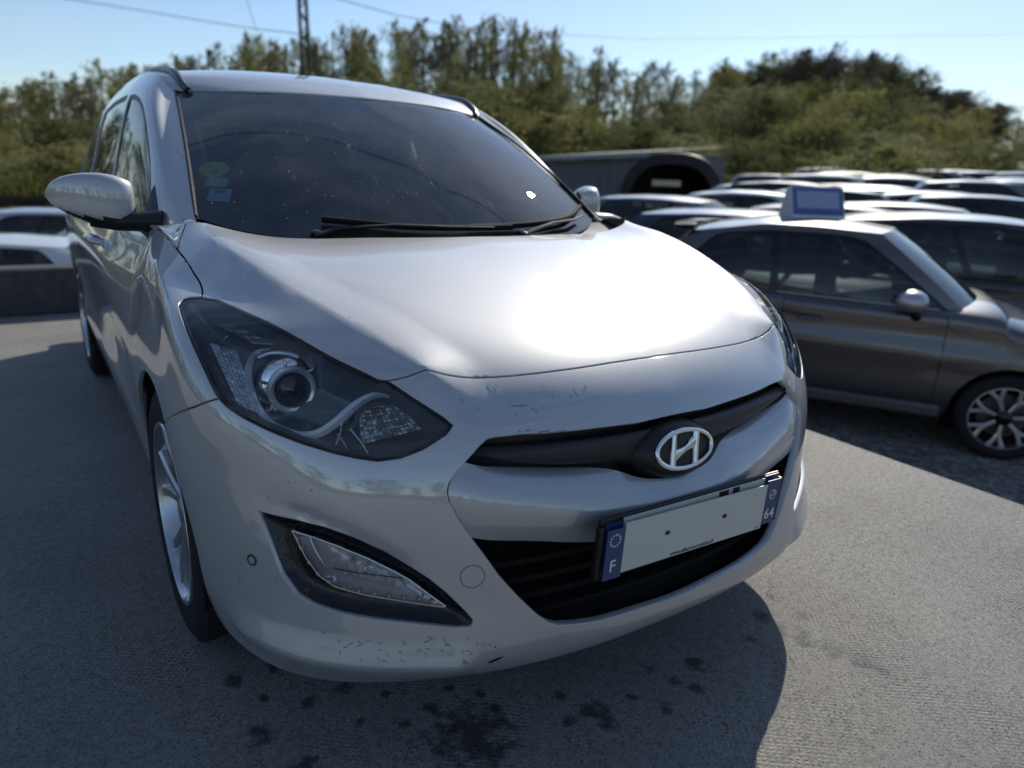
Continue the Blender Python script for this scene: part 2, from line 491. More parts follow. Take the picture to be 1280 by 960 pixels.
# ================================================================== the silver estate car
# nose at y=0 pointing to -Y, wheels on z=0; net columns run from the centre line round the corner and along the side
NETF = [
[(0,.06,.195),(0,.028,.245),(0,.03,.36),(0,.035,.48),(0,.06,.60),(0,.10,.69),(0,.195,.778),(0,.38,.852),(0,.60,.915),(0,.78,.952),(0,.93,.972)],
[(.17,.065,.195),(.17,.033,.245),(.17,.037,.36),(.17,.045,.48),(.17,.07,.60),(.17,.108,.69),(.17,.20,.779),(.17,.383,.855),(.17,.60,.917),(.17,.79,.953),(.17,.945,.970)],
[(.33,.08,.195),(.33,.05,.248),(.33,.054,.36),(.33,.068,.48),(.33,.092,.60),(.33,.13,.691),(.33,.222,.782),(.34,.39,.858),(.34,.60,.918),(.34,.805,.955),(.34,.985,.968)],
[(.47,.12,.195),(.47,.078,.252),(.47,.09,.36),(.47,.10,.48),(.48,.128,.60),(.48,.172,.70),(.49,.262,.784),(.50,.395,.855),(.52,.60,.914),(.52,.82,.954),(.53,1.018,.968)],
[(.60,.175,.195),(.60,.137,.256),(.60,.15,.36),(.605,.168,.48),(.61,.19,.60),(.612,.243,.70),(.603,.316,.78),(.61,.415,.842),(.648,.60,.903),(.675,.83,.960),(.67,1.05,.990)],
[(.72,.25,.195),(.72,.215,.262),(.725,.232,.36),(.735,.255,.48),(.742,.285,.60),(.762,.342,.70),(.755,.415,.780),(.721,.49,.845),(.733,.63,.884),(.752,.86,.941),(.728,1.10,1.005)],
[(.81,.36,.20),(.82,.335,.275),(.83,.36,.37),(.838,.385,.48),(.845,.412,.60),(.864,.455,.71),(.860,.523,.796),(.834,.62,.854),(.806,.745,.885),(.805,.92,.922),(.76,1.15,1.0)],
[(.858,.52,.21),(.881,.525,.295),(.890,.53,.38),(.897,.54,.49),(.900,.55,.61),(.894,.59,.72),(.888,.65,.806),(.873,.75,.856),(.85,.87,.888),(.832,1.0,.915),(.78,1.2,.99)],
[(.862,.70,.21),(.880,.70,.295),(.890,.70,.38),(.899,.70,.49),(.906,.71,.61),(.897,.75,.72),(.880,.82,.80),(.864,.90,.855),(.848,.98,.893),(.833,1.08,.922),(.787,1.225,.985)],
[(.862,.88,.21),(.880,.88,.295),(.890,.88,.38),(.899,.88,.49),(.907,.88,.61),(.899,.90,.72),(.880,.95,.80),(.863,1.01,.858),(.848,1.07,.898),(.833,1.14,.927),(.793,1.25,.98)],
[(.862,1.08,.21),(.880,1.08,.295),(.890,1.08,.38),(.899,1.08,.49),(.906,1.08,.61),(.897,1.09,.72),(.877,1.11,.80),(.860,1.14,.86),(.846,1.17,.902),(.832,1.21,.932),(.80,1.28,.975)],
[(.862,1.30,.21),(.878,1.30,.295),(.887,1.30,.38),(.896,1.30,.49),(.903,1.30,.61),(.892,1.30,.72),(.874,1.30,.80),(.857,1.30,.86),(.842,1.305,.905),(.828,1.31,.937),(.808,1.32,.97)],
]
def side_col(y, k=1.0, bulge=0.0, dz=0.0, cre=0.0):
    z = [.21, .295, .38, .49, .61, .72, .80, .86, .905, .937, .97]
    s_ = [.850, .875, .884, .890, .898, .902, .892, .876, .860, .842, .812]
    out = []
    for j in range(11):
        zz = z[j]+dz*(j/10)**1.5; ss = (s_[j]+(bulge if 2 <= j <= 6 else 0)-(cre if j in (3, 4) else 0)+(cre*.6 if j == 6 else 0))*k
        out.append((ss, y+(.0 if j < 6 else .004*(j-5)), zz))
    return out
NETS = NETF+[side_col(1.75, cre=.010, dz=.012), side_col(2.3, cre=.013, dz=.028), side_col(2.85, cre=.013, dz=.045), side_col(3.2, .999, .004, .055, .006), side_col(3.55, .998, .008, .063), side_col(3.95, .985, .004, .07), side_col(4.25, .94, 0, .075), side_col(4.40, .84, 0, .08), side_col(4.46, .6, 0, .08), side_col(4.48, .3, 0, .08), side_col(4.485, 0, 0, .08)]
SB = Surf(NETS, 14, 14)
# outlines read off the photograph, in its 1280x960 pixels, car's right-hand side
HOOD_EDGE = [(808,447),(800,448),(760,454),(700,463),(640,470),(580,474),(555,473.5),(531,470),(507,475.5),(484,478)]
HL_TOP = [(484,478),(473,476.7),(422.5,451.4),(377.5,426),(332.5,402),(293,384),(270.6,374),(251,370.7)]
HL_REAR = [(251,370.7),(238,371),(228.4,374),(223.4,379.7),(227,393.7),(239.7,427.5),(256.5,464),(273.4,497.8)]
HL_LOW = [(273.4,497.8),(284.7,509),(304,521.7),(338,538.6),(377.5,554),(417,566),(445,572.3),(473,576),(501,572),(529.3,561),(557.5,542.8),(565.3,532)]
HL_TIP = [(565.3,532),(554.6,523),(515,499),(484,478)]
HOOD_SIDE = [(251,370.7),(252.5,362),(248,350),(238,334),(230,322),(221,311)]
HOOD_COR = [(221,311),(226,297),(232,278)]
SEAM = [(273.4,497.8),(245,508),(222,516.5),(214,520.5),(204,531)]
OPEN_UP = [(842,519),(820,524),(800,529),(755,534.5),(705,540),(655,543),(620,547),(610,549.5)]
OPEN_SIDE = [(610,549.5),(600,558.5),(590,570),(570,592),(562,604),(559.5,614),(562,627),(575,652),(597,682),(625,720),(650,747),(675,770)]
OPEN_LOW = [(675,770),(685,776.5),(697,780.5),(720,779.5),(750,775),(800,760),(836,749)]
FOG_OUT = [(323,640),(366,651),(404,661),(441,674.5),(479,691),(511.5,710),(535,724),(558,742.5),(582,766),(591,777),(589,783),(568,783.5),(521,779),(474,774),(427,766),(392,755),(371,742.5),(352,716.7),(336,674.5)]
FOG_LENS = [(365,663),(392,671),(422.5,681.6),(460,697),(490.5,712),(511.5,724),(535,742.5),(558.4,759),(544,757.7),(497.5,750.7),(450.6,742.5),(418,733),(399,720),(382.6,698)]
st_ = .009
def P_(pix, step=st_): return resamp_uv(SB, SB.pl(pix), step)
e_hood = P_(HOOD_EDGE); e_hood[0, 0] = 0.0
e_hltop, e_hlrear, e_hllow, e_hltip = P_(HL_TOP), P_(HL_REAR), P_(HL_LOW, .007), P_(HL_TIP, .007)
e_hside, e_seam = P_(HOOD_SIDE), P_(SEAM)
e_hcor = resamp_uv(SB, np.vstack([SB.pl(HOOD_COR), [SB.inv((.733, 1.10, 1.005))]]), st_)
e_oup, e_oside, e_olow = P_(OPEN_UP, .007), P_(OPEN_SIDE, .006), P_(OPEN_LOW, .007)
e_oup[0, 0] = 0.0; e_olow[-1, 0] = 0.0
_f = P_(FOG_OUT+FOG_OUT[:1], .006); e_fog = _f[:-1]
# wheel arches: circles on the flank
def arch(yc, zc, r_, a0, a1, n=40):
    return SB.pl([(.885, yc+r_*math.cos(a), zc+r_*math.sin(a)) for a in np.linspace(R(a0), R(a1), n)], 'X')
# creases and hollows
CREASE = [(.507,.268,.783),(.545,.335,.814),(.582,.41,.844),(.62,.495,.871),(.658,.587,.899),(.683,.681,.921),(.722,.861,.959),(.744,1.095,.999)]
def X_of(uv): return SB.base(uv[:, 0], uv[:, 1])
def X_pix(pix, n=30): return X_of(dens(SB.pl(pix), n=n))
cr_b = X_pix([(529,468.5),(545,479),(575,495),(605,508),(640,517)])
lip = X_of(np.stack([np.linspace(3.0, 6.6, 40), np.full(40, 1.0)], 1))
fogc = X_pix([(300,607),(345,632),(400,655),(450,681),(500,712),(545,745)])
SB.disp = [tent(CREASE, .012, .11, (.0, .12), .0015), tent(cr_b, .010, .10, (0, .95), .003),
           tent(lip, .013, .055, (.12, .12), .002), tent(fogc, -.007, .045, (.35, .3), .003)]
# shoulder line from the headlight back along the doors
sh = X_of(np.stack([np.linspace(7.2, 17.0, 60), np.interp(np.linspace(7.2, 17, 60), [7.2, 9, 11, 14, 17], [7.0, 7.35, 6.7, 6.2, 6.6])], 1))
SB.disp.append(tent(sh, .010, .10, (.12, .1), .004))
lowc = X_of(np.stack([np.linspace(11.0, 16.0, 40), np.full(40, 2.4)], 1))
SB.disp.append(tent(lowc, .010, .10, (.15, .15), .004))

M_silver = paint('silver_paint', (.50, .51, .52), .93, .34, 1.0, .03)
bsdf(M_silver).inputs['Coat IOR'].default_value = 1.95
# stone chips and hairline scratches in the lacquer
def chips(m_, amount=.8):
    b = bsdf(m_); src = b.inputs['Base Color'].links[0].from_socket
    v = nd(m_, 'ShaderNodeTexVoronoi'); v.inputs['Scale'].default_value = 26; t = nd(m_, 'ShaderNodeTexCoord'); n = noise(m_, 40, 3)
    a = nd(m_, 'ShaderNodeMixRGB'); a.inputs['Fac'].default_value = .05; lk(m_, t.outputs['Object'], a.inputs['Color1']); lk(m_, n.outputs['Color'], a.inputs['Color2']); lk(m_, a.outputs[0], v.inputs['Vector'])
    c = ramp(m_, v.outputs['Distance'], [(.0, (1, 1, 1)), (.045, (1, 1, 1)), (.06, (0, 0, 0))])
    n2 = noise(m_, 3.2, 2); g = ramp(m_, n2.outputs['Fac'], [(.55, (0, 0, 0)), (.62, (amount,)*3)])
    mu = nd(m_, 'ShaderNodeMixRGB', blend_type='MULTIPLY'); mu.inputs['Fac'].default_value = 1; lk(m_, c.outputs[0], mu.inputs['Color1']); lk(m_, g.outputs[0], mu.inputs['Color2'])
    o_ = nd(m_, 'ShaderNodeMixRGB'); o_.inputs['Color2'].default_value = (.05, .05, .05, 1); lk(m_, mu.outputs[0], o_.inputs['Fac']); lk(m_, src, o_.inputs['Color1']); lk(m_, o_.outputs[0], b.inputs['Base Color'])
chips(M_silver)
def broad_flake(m_, fac=.78, rough=.74):
    """metal flakes scatter in two lobes: a tight one and a broad one"""
    t = m_.node_tree; a = bsdf(m_); out = [n for n in t.nodes if n.type == 'OUTPUT_MATERIAL'][0]; b2 = t.nodes.new('ShaderNodeBsdfPrincipled')
    for k in ('Metallic', 'Coat Weight', 'Coat IOR', 'Coat Roughness'): b2.inputs[k].default_value = a.inputs[k].default_value
    b2.inputs['Roughness'].default_value = rough; lk(m_, a.inputs['Base Color'].links[0].from_socket, b2.inputs['Base Color'])
    mxs = t.nodes.new('ShaderNodeMixShader'); mxs.inputs[0].default_value = fac; lk(m_, a.outputs[0], mxs.inputs[1]); lk(m_, b2.outputs[0], mxs.inputs[2]); lk(m_, mxs.outputs[0], out.inputs['Surface'])
broad_flake(M_silver)

wagon = empty('estate_car', (0, 0, 0), 0, 'silver estate car with a blank white number plate parked on the grey slab', 'car')
# ---- hood
cow = SB.pl([tuple(x) for x in [(.70,1.085,.995),(.66,1.055,.985),(.60,1.035,.977),(.53,1.018,.968),(.34,.985,.967),(.17,.945,.969),(0,.93,.972)]], 'X')
e_cow = resamp_uv(SB, np.vstack([e_hcor[-1], cow]), .012); e_cow[-1] = (0, min(e_cow[-1][1], 10))
hood_out = join(e_hood, e_hltop, e_hside, e_hcor, e_cow, [(0, v) for v in np.arange(9.85, e_hood[0, 1]+.05, -.12)])
cre_uv = SB.pl(CREASE[:-1], 'X'); cre_uv = resamp_uv(SB, cre_uv, .012)
cre_uv = cre_uv[inside(hood_out, cre_uv)][1:-1]
uv, T = cdt(SB, hood_out, (), [cre_uv], .015, (.14, .1))
put('hood', *panel(SB, uv, T, .0022, .014), M_silver, wagon, 0)
# ---- front bumper
arc_f = arch(.88, .316, .356, 180-8, 180+38); k0 = SB.inv((.885, .88-.356*math.cos(R(8)), .316))
a_front = SB.pl([(.885, .88+.356*math.cos(a), .316+.356*math.sin(a)) for a in np.linspace(R(131), R(196), 30)], 'X')
seam_end = e_seam[-1]
k = int(np.argmin(np.hypot(a_front[:, 0]-seam_end[0], (a_front[:, 1]-seam_end[1]))))
e_seam = resamp_uv(SB, np.vstack([e_seam[:-2], a_front[k]]), st_)
arch_b = resamp_uv(SB, a_front[k:], .01)
botm = SB.pl([(.862,.53,.215)], 'X')
e_bot = resamp_uv(SB, np.vstack([arch_b[-1], [[6.95, .05]], [[6.6, 0]], [[5.5, 0]], [[4, 0]], [[3.2, 0.0]], [[2.9, .35]], [[2.4, .45]], [[1.2, .42]], [[0, .42]]]), .012); e_bot[-1, 0] = 0
bump_out = join([(0, v) for v in np.linspace(e_oup[0, 1], e_hood[0, 1], 12)[:-1]], e_hood, e_hltip[::-1], e_hllow[::-1], e_seam, arch_b, e_bot, [(0, v) for v in np.linspace(e_bot[-1, 1], e_olow[-1, 1], 8)], e_olow[::-1], e_oside[::-1], e_oup[::-1])
uv, T = cdt(SB, bump_out, [e_fog], (), .0105, (.14, .11))
bumper = put('front_bumper', *panel(SB, uv, T, .0016, .02), M_silver, wagon, 0)
# ---- fenders
arc_all = SB.pl([(.885, .88+.356*math.cos(a), .316+.356*math.sin(a)) for a in np.linspace(R(131), R(-14), 60)], 'X')
ks = int(np.argmin(np.hypot(arc_all[:, 0]-arch_b[0, 0], arc_all[:, 1]-arch_b[0, 1])))
arch_fd = resamp_uv(SB, np.vstack([arch_b[0], arc_all[ks+1:]]), .012)
DOOR_GAP = [(1.305, .972), (1.30, .93), (1.292, .86), (1.288, .75), (1.288, .6), (1.288, .45), (1.288, .26)]
e_gap = resamp_uv(SB, SB.pl([(np.interp(z, [.21, .4, .7, .8, .9, .972], [.85, .88, .887, .876, .853, .808]), y, z) for y, z in DOOR_GAP], 'X'), .012)
e_ftop = P_([(205,290),(213,301),(221,311)])
fen_out = join(e_hside[::-1], e_hlrear, e_seam, arch_fd, resamp_uv(SB, np.vstack([arch_fd[-1], e_gap[-1]]), .012), e_gap[::-1], resamp_uv(SB, np.vstack([e_gap[0], e_ftop[0]]), .012), e_ftop)
uv, T = cdt(SB, fen_out, (), (), .014, (.16, .09))
for sd in (-1, 1): put('fender', *panel(SB, uv, T, .0018, .012), M_silver, wagon, sd)
# ---- dark inner shell seen through the gaps
sh_out = join(e_cow[::-1], e_hcor[::-1], e_hside[::-1], e_hlrear, e_hllow, e_hltip, e_hood[::-1], [(0, v) for v in np.arange(e_hood[0, 1]+.1, 9.8, .2)])
def slab(name, outl, holes, off, m_, par, step=.03, sd=0, size=(.15, .1)):
    uv, T = cdt(SB, outl, holes, (), step, size); return put(name, *panel(SB, uv, T, 0, 0, off, flange=False), m_, par, sd)
slab('engine_bay_liner', hood_out, (), .013, M_matte, wagon)
slab('bumper_liner', join(bump_out), [e_fog], .018, M_matte, wagon)
for sd in (-1, 1): slab('fender_liner', fen_out, (), .011, M_matte, wagon, sd=sd)
# ---- flank: doors, sill, rear quarter, rear wheel arches
def uvX(y, z): return SB.inv((float(np.interp(z, [.21, .4, .6, .7, .8, .9, .972, 1.05], [.85, .88, .9, .895, .876, .85, .808, .8])), y, z))
def lineX(pts, step=.02): return resamp_uv(SB, np.array([uvX(*p) for p in pts]), step)
def belt(y): return .966+.03*(y-1.3)*(1 if y > 1.3 else 0)*.9
gap_b = [(2.30, belt(2.3)), (2.33, .8), (2.35, .6), (2.35, .3)]
gap_c = [(3.22, belt(3.22)), (3.22, .85), (3.16, .72), (3.12, .55), (3.10, .36), (3.06, .3)]
d1 = join(e_gap[:-2], lineX([(1.29, .30), (2.35, .30)]), lineX(gap_b[::-1]), lineX([(2.30, belt(2.3)), (1.8, belt(1.8)), (1.306, .968)]))
d2 = join(lineX(gap_b), lineX([(2.35, .30), (3.06, .30)]), lineX(gap_c[::-1]), lineX([(3.22, belt(3.22)), (2.8, belt(2.8)), (2.30, belt(2.3))]))
arch_r = SB.pl([(.885, 3.53+.356*math.cos(a), .316+.356*math.sin(a)) for a in np.linspace(R(176), R(-14), 50)], 'X')
qv = np.array([uvX(3.06, .3), uvX(3.06, .22)])
rear_end = [(21.97, 9.8), (21.97, .1)]
q3 = join(lineX(gap_c), lineX([(3.06, .30), (3.1, .3)]), resamp_uv(SB, arch_r, .02), resamp_uv(SB, np.array([arch_r[-1], uvX(3.98, .25), [17.6, .3], [19, .25], [20.5, .2], [21.97, .2]]), .03),
          resamp_uv(SB, np.array([[21.97, .2], [21.97, 9.9]]), .03), resamp_uv(SB, np.array([[21.97, 9.9], [19, 9.95], [17, 9.95], [15.5, 9.95], uvX(3.22, belt(3.22))]), .03))
uvs = [cdt(SB, o_, (), (), .022, (.4, .09)) for o_ in (d1, d2)]
u3 = cdt(SB, q3, (), (), .03, (.3, .09))
sill_o = join(lineX([(1.225, .23), (1.225, .296), (3.05, .296)]), lineX([(3.05, .296), (3.05, .215)]), lineX([(3.05, .213), (2, .213), (1.225, .213)]))
us = cdt(SB, sill_o, (), (), .025, (.4, .09))
for sd in (-1, 1):
    for k_, (uv, T) in enumerate(uvs):
        dr = put('door', *panel(SB, uv, T, .002, .014), M_silver, wagon, sd)
        hy = (2.02, 2.95)[k_]; hz = .86+.02*k_
        mb = MB(); c = SB.at(*[np.array([q]) for q in uvX(hy, hz)])[0]; nn = np.array([.97, 0, .22])
        mb.tube([c+np.array([0, -.10, 0])-nn*.004, c+np.array([0, -.085, 0])+nn*.028, c+np.array([0, 0, .004])+nn*.036, c+np.array([0, .085, 0])+nn*.028, c+np.array([0, .10, 0])-nn*.004], [.010, .012, .013, .012, .010], 10)
        mb.V = [flipx(v) if sd < 0 else v for v in mb.V]
        if sd < 0: mb.F = [f[::-1] for f in mb.F]
        mb.build('door_handle', M_silver, dr)
    put('rear_quarter', *panel(SB, *u3, .002, .014), M_silver, wagon, sd)
    put('sill', *panel(SB, *us, .001, .02), M_silver, wagon, sd)
    slab('door_liner', join(d1), (), .016, M_matte, wagon, .06, sd, (.4, .09))
# ---- greenhouse side surface
NETG = [
[(.716,1.215,.995),(.678,1.435,1.122),(.645,1.686,1.253),(.608,1.943,1.378)],
[(.765,1.27,.985),(.722,1.475,1.122),(.682,1.72,1.262),(.625,1.975,1.397)],
[(.807,1.40,.972),(.752,1.55,1.13),(.70,1.78,1.298),(.628,2.03,1.425)],
[(.815,1.65,.978),(.766,1.75,1.14),(.714,1.90,1.322),(.63,2.12,1.445)],
[(.818,2.05,.990),(.772,2.09,1.155),(.718,2.16,1.348),(.628,2.33,1.466)],
[(.818,2.45,1.0),(.772,2.47,1.165),(.717,2.50,1.356),(.625,2.60,1.475)],
[(.815,3.0,1.015),(.768,3.0,1.17),(.712,3.0,1.352),(.62,3.0,1.473)],
[(.805,3.6,1.032),(.758,3.6,1.17),(.702,3.6,1.33),(.614,3.58,1.45)],
[(.775,4.10,1.05),(.732,4.07,1.165),(.682,4.02,1.285),(.60,3.95,1.398)],
[(.70,4.38,1.06),(.66,4.33,1.165),(.62,4.26,1.27),(.55,4.15,1.375)]]
SG = Surf(NETG, 14, 14, sym=False)
SG.sgn = 1
_n = SG._n(np.array([4.0]), np.array([1.5]), SG.base)[0]
SG.sgn = 1 if _n[0] > 0 else -1
def gl(y, z):
    """chart point of the greenhouse at a length y and height z"""
    s0 = float(np.interp(z, [.97, 1.15, 1.34, 1.46], [.815, .768, .713, .62])); return SG.inv((s0, y, z))
def glp(pts, step=.02): return resamp_uv(SG, np.array([gl(*p) for p in pts]), step)
def closed(pl): return pl[:-1] if np.hypot(*(pl[0]-pl[-1])) < 1e-3 else pl
wf = [(1.44, .985), (2.28, 1.002), (2.27, 1.15), (2.25, 1.352), (2.16, 1.350), (2.03, 1.336), (1.92, 1.305), (1.80, 1.250), (1.66, 1.165), (1.52, 1.065), (1.44, .985)]
wr = [(2.36, 1.004), (3.15, 1.025), (3.18, 1.15), (3.14, 1.338), (2.8, 1.356), (2.345, 1.357), (2.35, 1.15), (2.36, 1.004)]
wq = [(3.26, 1.03), (3.9, 1.05), (4.02, 1.14), (3.95, 1.24), (3.6, 1.315), (3.24, 1.332), (3.28, 1.15), (3.26, 1.03)]
Wp = [closed(glp(w)) for w in (wf, wr, wq)]
seal = [closed(glp(w)) for w in ([(1.40, .978), (2.29, .993), (2.285, 1.15), (2.27, 1.365), (2.15, 1.362), (2.02, 1.348), (1.90, 1.317), (1.78, 1.261), (1.64, 1.175), (1.50, 1.073), (1.40, .978)],
                                 [(2.33, .995), (3.17, 1.016), (3.20, 1.15), (3.16, 1.350), (2.8, 1.368), (2.325, 1.369), (2.33, 1.15), (2.33, .995)],
                                 [(3.23, 1.02), (3.92, 1.04), (4.045, 1.14), (3.97, 1.25), (3.6, 1.327), (3.21, 1.344), (3.25, 1.15), (3.23, 1.02)])]
g_out = join(resamp_uv(SG, np.array([[0, 0], [9, 0]]), .02), resamp_uv(SG, np.array([[9, 0], [9, 3]]), .02), resamp_uv(SG, np.array([[9, 3], [0, 3]]), .02), resamp_uv(SG, np.array([[0, 3], [0, 0]]), .015))
ug = cdt(SG, g_out, seal, (), .02, (.4, .15))
nsg = SG.sgn
for sd in (-1, 1):
    body = put('window_surround', *panel(SG, *ug, .0, .012, 0, open_u0=False), M_silver, wagon, sd)
    for k_ in range(3):
        ut = cdt(SG, seal[k_], [Wp[k_]], (), .03, (.4, .15))
        put('window_seal', *panel(SG, *ut, .0, .006, .004, open_u0=False), M_black, wagon, sd)
        uw = cdt(SG, Wp[k_], (), (), .05, (.4, .15))
        put('side_window', *panel(SG, *uw, 0, 0, .006, flange=False), M_glass if k_ == 0 else M_privacy, wagon, sd)
# ---- roof
ys_r = [(1.943, 1.378, .608), (1.975, 1.397, .625), (2.03, 1.425, .628), (2.12, 1.445, .63), (2.33, 1.466, .628), (2.6, 1.475, .625), (3.0, 1.473, .62), (3.58, 1.45, .614), (3.95, 1.398, .60), (4.15, 1.375, .55)]
yc_ = [(1.735, 1.394), (1.78, 1.412), (1.85, 1.435), (1.97, 1.464), (2.25, 1.505), (2.55, 1.523), (3.0, 1.523), (3.6, 1.497), (4.05, 1.43), (4.25, 1.405)]
NETR = []
for (y, z, s_), (yc, zc) in zip(ys_r, yc_):
    NETR.append([(0, yc, zc), (.22, yc+(y-yc)*.12, zc-(zc-z)*.10), (.42, yc+(y-yc)*.42, zc-(zc-z)*.42), (s_, y, z)])
NETR = np.array(NETR).transpose(1, 0, 2)
SR = Surf(NETR, 14, 10); n0 = SR._n(np.array([1.0]), np.array([4.0]), SR.base)[0]; SR.sgn = 1 if n0[2] > 0 else -1
r_out = join(resamp_uv(SR, np.array([[0, 0], [3, 0]]), .012), resamp_uv(SR, np.array([[3, 0], [3, 9]]), .03), resamp_uv(SR, np.array([[3, 9], [0, 9]]), .03), resamp_uv(SR, np.array([[0, 9], [0, 0]]), .03))
ur = cdt(SR, r_out, (), (), .025, (.2, .3))
put('roof', *panel(SR, *ur, 0, .01), M_silver, wagon, 0)
# roof rails: dark bars on short feet
for sd in (-1, 1):
    mb = MB(); t = np.linspace(.02, 7.9, 70); base = SR.at(np.full(70, 2.80), t); h = np.interp(t, [.02, .5, 1.4, 6.6, 7.4, 7.9], [.000, .003, .006, .008, .004, -.004])
    pr = base+np.array([0, 0, 1])*h[:, None]; pr[:, 0] *= sd
    mb.tube(pr, .014, 12, flat=.9)
    mb.build('roof_rail', mat('rail_grey', (.10, .11, .13), .30, .6) if sd < 0 else bpy.data.materials['rail_grey'], wagon)
# ---- windscreen
wb = [(0, .965, .952), (.25, .995, .953), (.48, 1.075, .962), (.62, 1.165, .98), (.706, 1.245, 1.006)]
wt = [(0, 1.735, 1.392), (.22, 1.752, 1.390), (.42, 1.822, 1.386), (.53, 1.885, 1.381), (.606, 1.943, 1.376)]
NETW = []
for a, b in zip(wb, wt):
    a, b = np.array(a), np.array(b); e = b-a; nn = np.cross([1, 0, 0], e); nn /= np.linalg.norm(nn)
    NETW.append([a+e*t+nn*(.022*4*t*(1-t)) for t in (0, .25, .5, .75, 1)])
SW = Surf(NETW, 14, 14); n0 = SW._n(np.array([1.0]), np.array([2.0]), SW.base)[0]; SW.sgn = 1 if n0[2] > 0 else -1
M_wind = glass('windscreen_glass', (.66, .74, .78), 1.0, 0, 1.70, dirt=.06)
w_out = join(resamp_uv(SW, np.array([[0, 0], [4, 0]]), .02), resamp_uv(SW, np.array([[4, 0], [4, 4]]), .02), resamp_uv(SW, np.array([[4, 4], [0, 4]]), .02), resamp_uv(SW, np.array([[0, 4], [0, 0]]), .03))
uw = cdt(SW, w_out, (), (), .03, (.17, .2))
wind = put('windscreen', *panel(SW, *uw, 0, 0, .004, flange=False), M_wind, wagon, 0)
fr_in = join([(0, .62)], resamp_uv(SW, np.array([[0, .62], [1.5, .62], [2.6, .66], [3.2, .80], [3.48, 1.15]]), .02), resamp_uv(SW, np.array([[3.48, 1.15], [3.6, 2.4], [3.55, 3.45], [3.2, 3.72]]), .02), resamp_uv(SW, np.array([[3.2, 3.72], [1.5, 3.75], [.95, 3.75], [.75, 3.5], [.5, 3.38], [0, 3.36]]), .012))
fr_out = join(w_out[:-0] if False else resamp_uv(SW, np.array([[0, 0], [4, 0], [4, 4], [0, 4]]), .02), fr_in[::-1])
uf = cdt(SW, fr_out, (), (), .03, (.17, .2))
put('frit_band', *panel(SW, *uf, 0, 0, .0085, flange=False), M_black, wind, 0)
# black pillar strip beside the glass and the black corner at its foot
for sd in (-1, 1):
    mb = MB(); t = np.linspace(0, 4, 40); e = SW.at(np.full(40, 4.0), t); n_ = SW.normal(np.full(40, 4.0), t)
    mb.tube((e+n_*.001)*[sd, 1, 1], .0055, 8); mb.build('windscreen_seal', M_black, wagon)
# ---- rear screen and tailgate top
mb = MB(); G = []
for k_ in range(7):
    f = k_/6; a = np.array([.55, 4.15, 1.375])*(1-f)+np.array([.70, 4.38, 1.06])*f; G.append([(a[0]*x, a[1]+.10*(1-x*x), a[2]+.03*(1-x*x)*(1-f)) for x in np.linspace(-1, 1, 13)])
mb.grid(G); mb.build('rear_window', M_privacy, wagon)
# ---- cowl under the glass
mb = MB(); G = []
for x in np.linspace(-.74, .74, 61):
    y1 = float(np.interp(abs(x), [0, .17, .34, .53, .66, .74], [.93, .945, .985, 1.018, 1.05, 1.11])); z1 = float(np.interp(abs(x), [0, .34, .53, .66, .74], [.952, .948, .949, .962, .985]))
    y2 = float(np.interp(abs(x), [0, .25, .48, .62, .74], [1.03, 1.06, 1.14, 1.22, 1.30])); z2 = float(np.interp(abs(x), [0, .25, .48, .62, .74], [.962, .962, .972, .990, 1.02]))
    G.append([(x, y1-.03, z1-.03), (x, y1+.005, z1-.004), (x, y1+.02, z1-.012), (x, (y1+y2)/2, (z1+z2)/2-.012), (x, y2, z2-.012)])
mb.grid(G); mb.build('cowl_panel', M_black, wagon)

# foot of the windscreen pillar between hood, fender and door
Bp = resamp_uv(SB, np.vstack([e_hcor[::-1], e_ftop[::-1][1:], [e_gap[0]]]), .012); Bx = SB.at(Bp[:, 0], Bp[:, 1]); nb = len(Bx)
tb = np.linspace(0, 1, nb); Tt = SG.at(np.interp(tb, [0, .25, 1], [0, .3, 2.0]), np.full(nb, 0.0)); Tn = SG.normal(np.interp(tb, [0, .25, 1], [0, .3, 2.0]), np.full(nb, 0.0))
for sd in (-1, 1):
    mb = MB(); G = np.stack([Bx*(1-f)+Tt*f+np.array([1, 0, .6])*(.010*4*f*(1-f)) for f in np.linspace(0, 1, 9)], 1)*[sd, 1, 1]; mb.grid(G, flip=sd > 0); mb.build('pillar_foot', M_silver, wagon, ang=None)
# ---- grille opening: black strip, silver bar with the number plates, lower grille
def loft(cols, nu, nv, n_rows=None):
    S = Surf(cols, 10, 10); U, V = np.meshgrid(np.linspace(0, S.nu-1, nu), np.linspace(0, S.nv-1, nv), indexing='ij')
    return S.base(U.ravel(), V.ravel()).reshape(nu, nv, 3), S
# silver bar: rows top edge, shelf, fold, face, lower edge
BAR = [ # s = 0 .12 .2 .3 .4 .47 .52
 [(0,.060,.548),(0,.046,.535),(0,.030,.508),(0,.034,.47),(0,.052,.432)],
 [(.10,.072,.560),(.10,.052,.540),(.10,.033,.510),(.10,.037,.47),(.10,.054,.435)],
 [(.165,.100,.583),(.165,.068,.560),(.165,.040,.518),(.165,.044,.478),(.165,.060,.442)],
 [(.26,.128,.596),(.26,.090,.576),(.26,.057,.533),(.26,.060,.490),(.26,.074,.455)],
 [(.36,.145,.611),(.36,.112,.593),(.36,.083,.556),(.36,.083,.510),(.36,.094,.476)],
 [(.44,.152,.626),(.445,.130,.610),(.45,.108,.577),(.45,.106,.530),(.445,.112,.492)],
 [(.490,.164,.644),(.504,.156,.622),(.519,.147,.592),(.510,.136,.548),(.492,.128,.506)]]
G, SBAR = loft(BAR, 60, 36)
gb = G.copy()
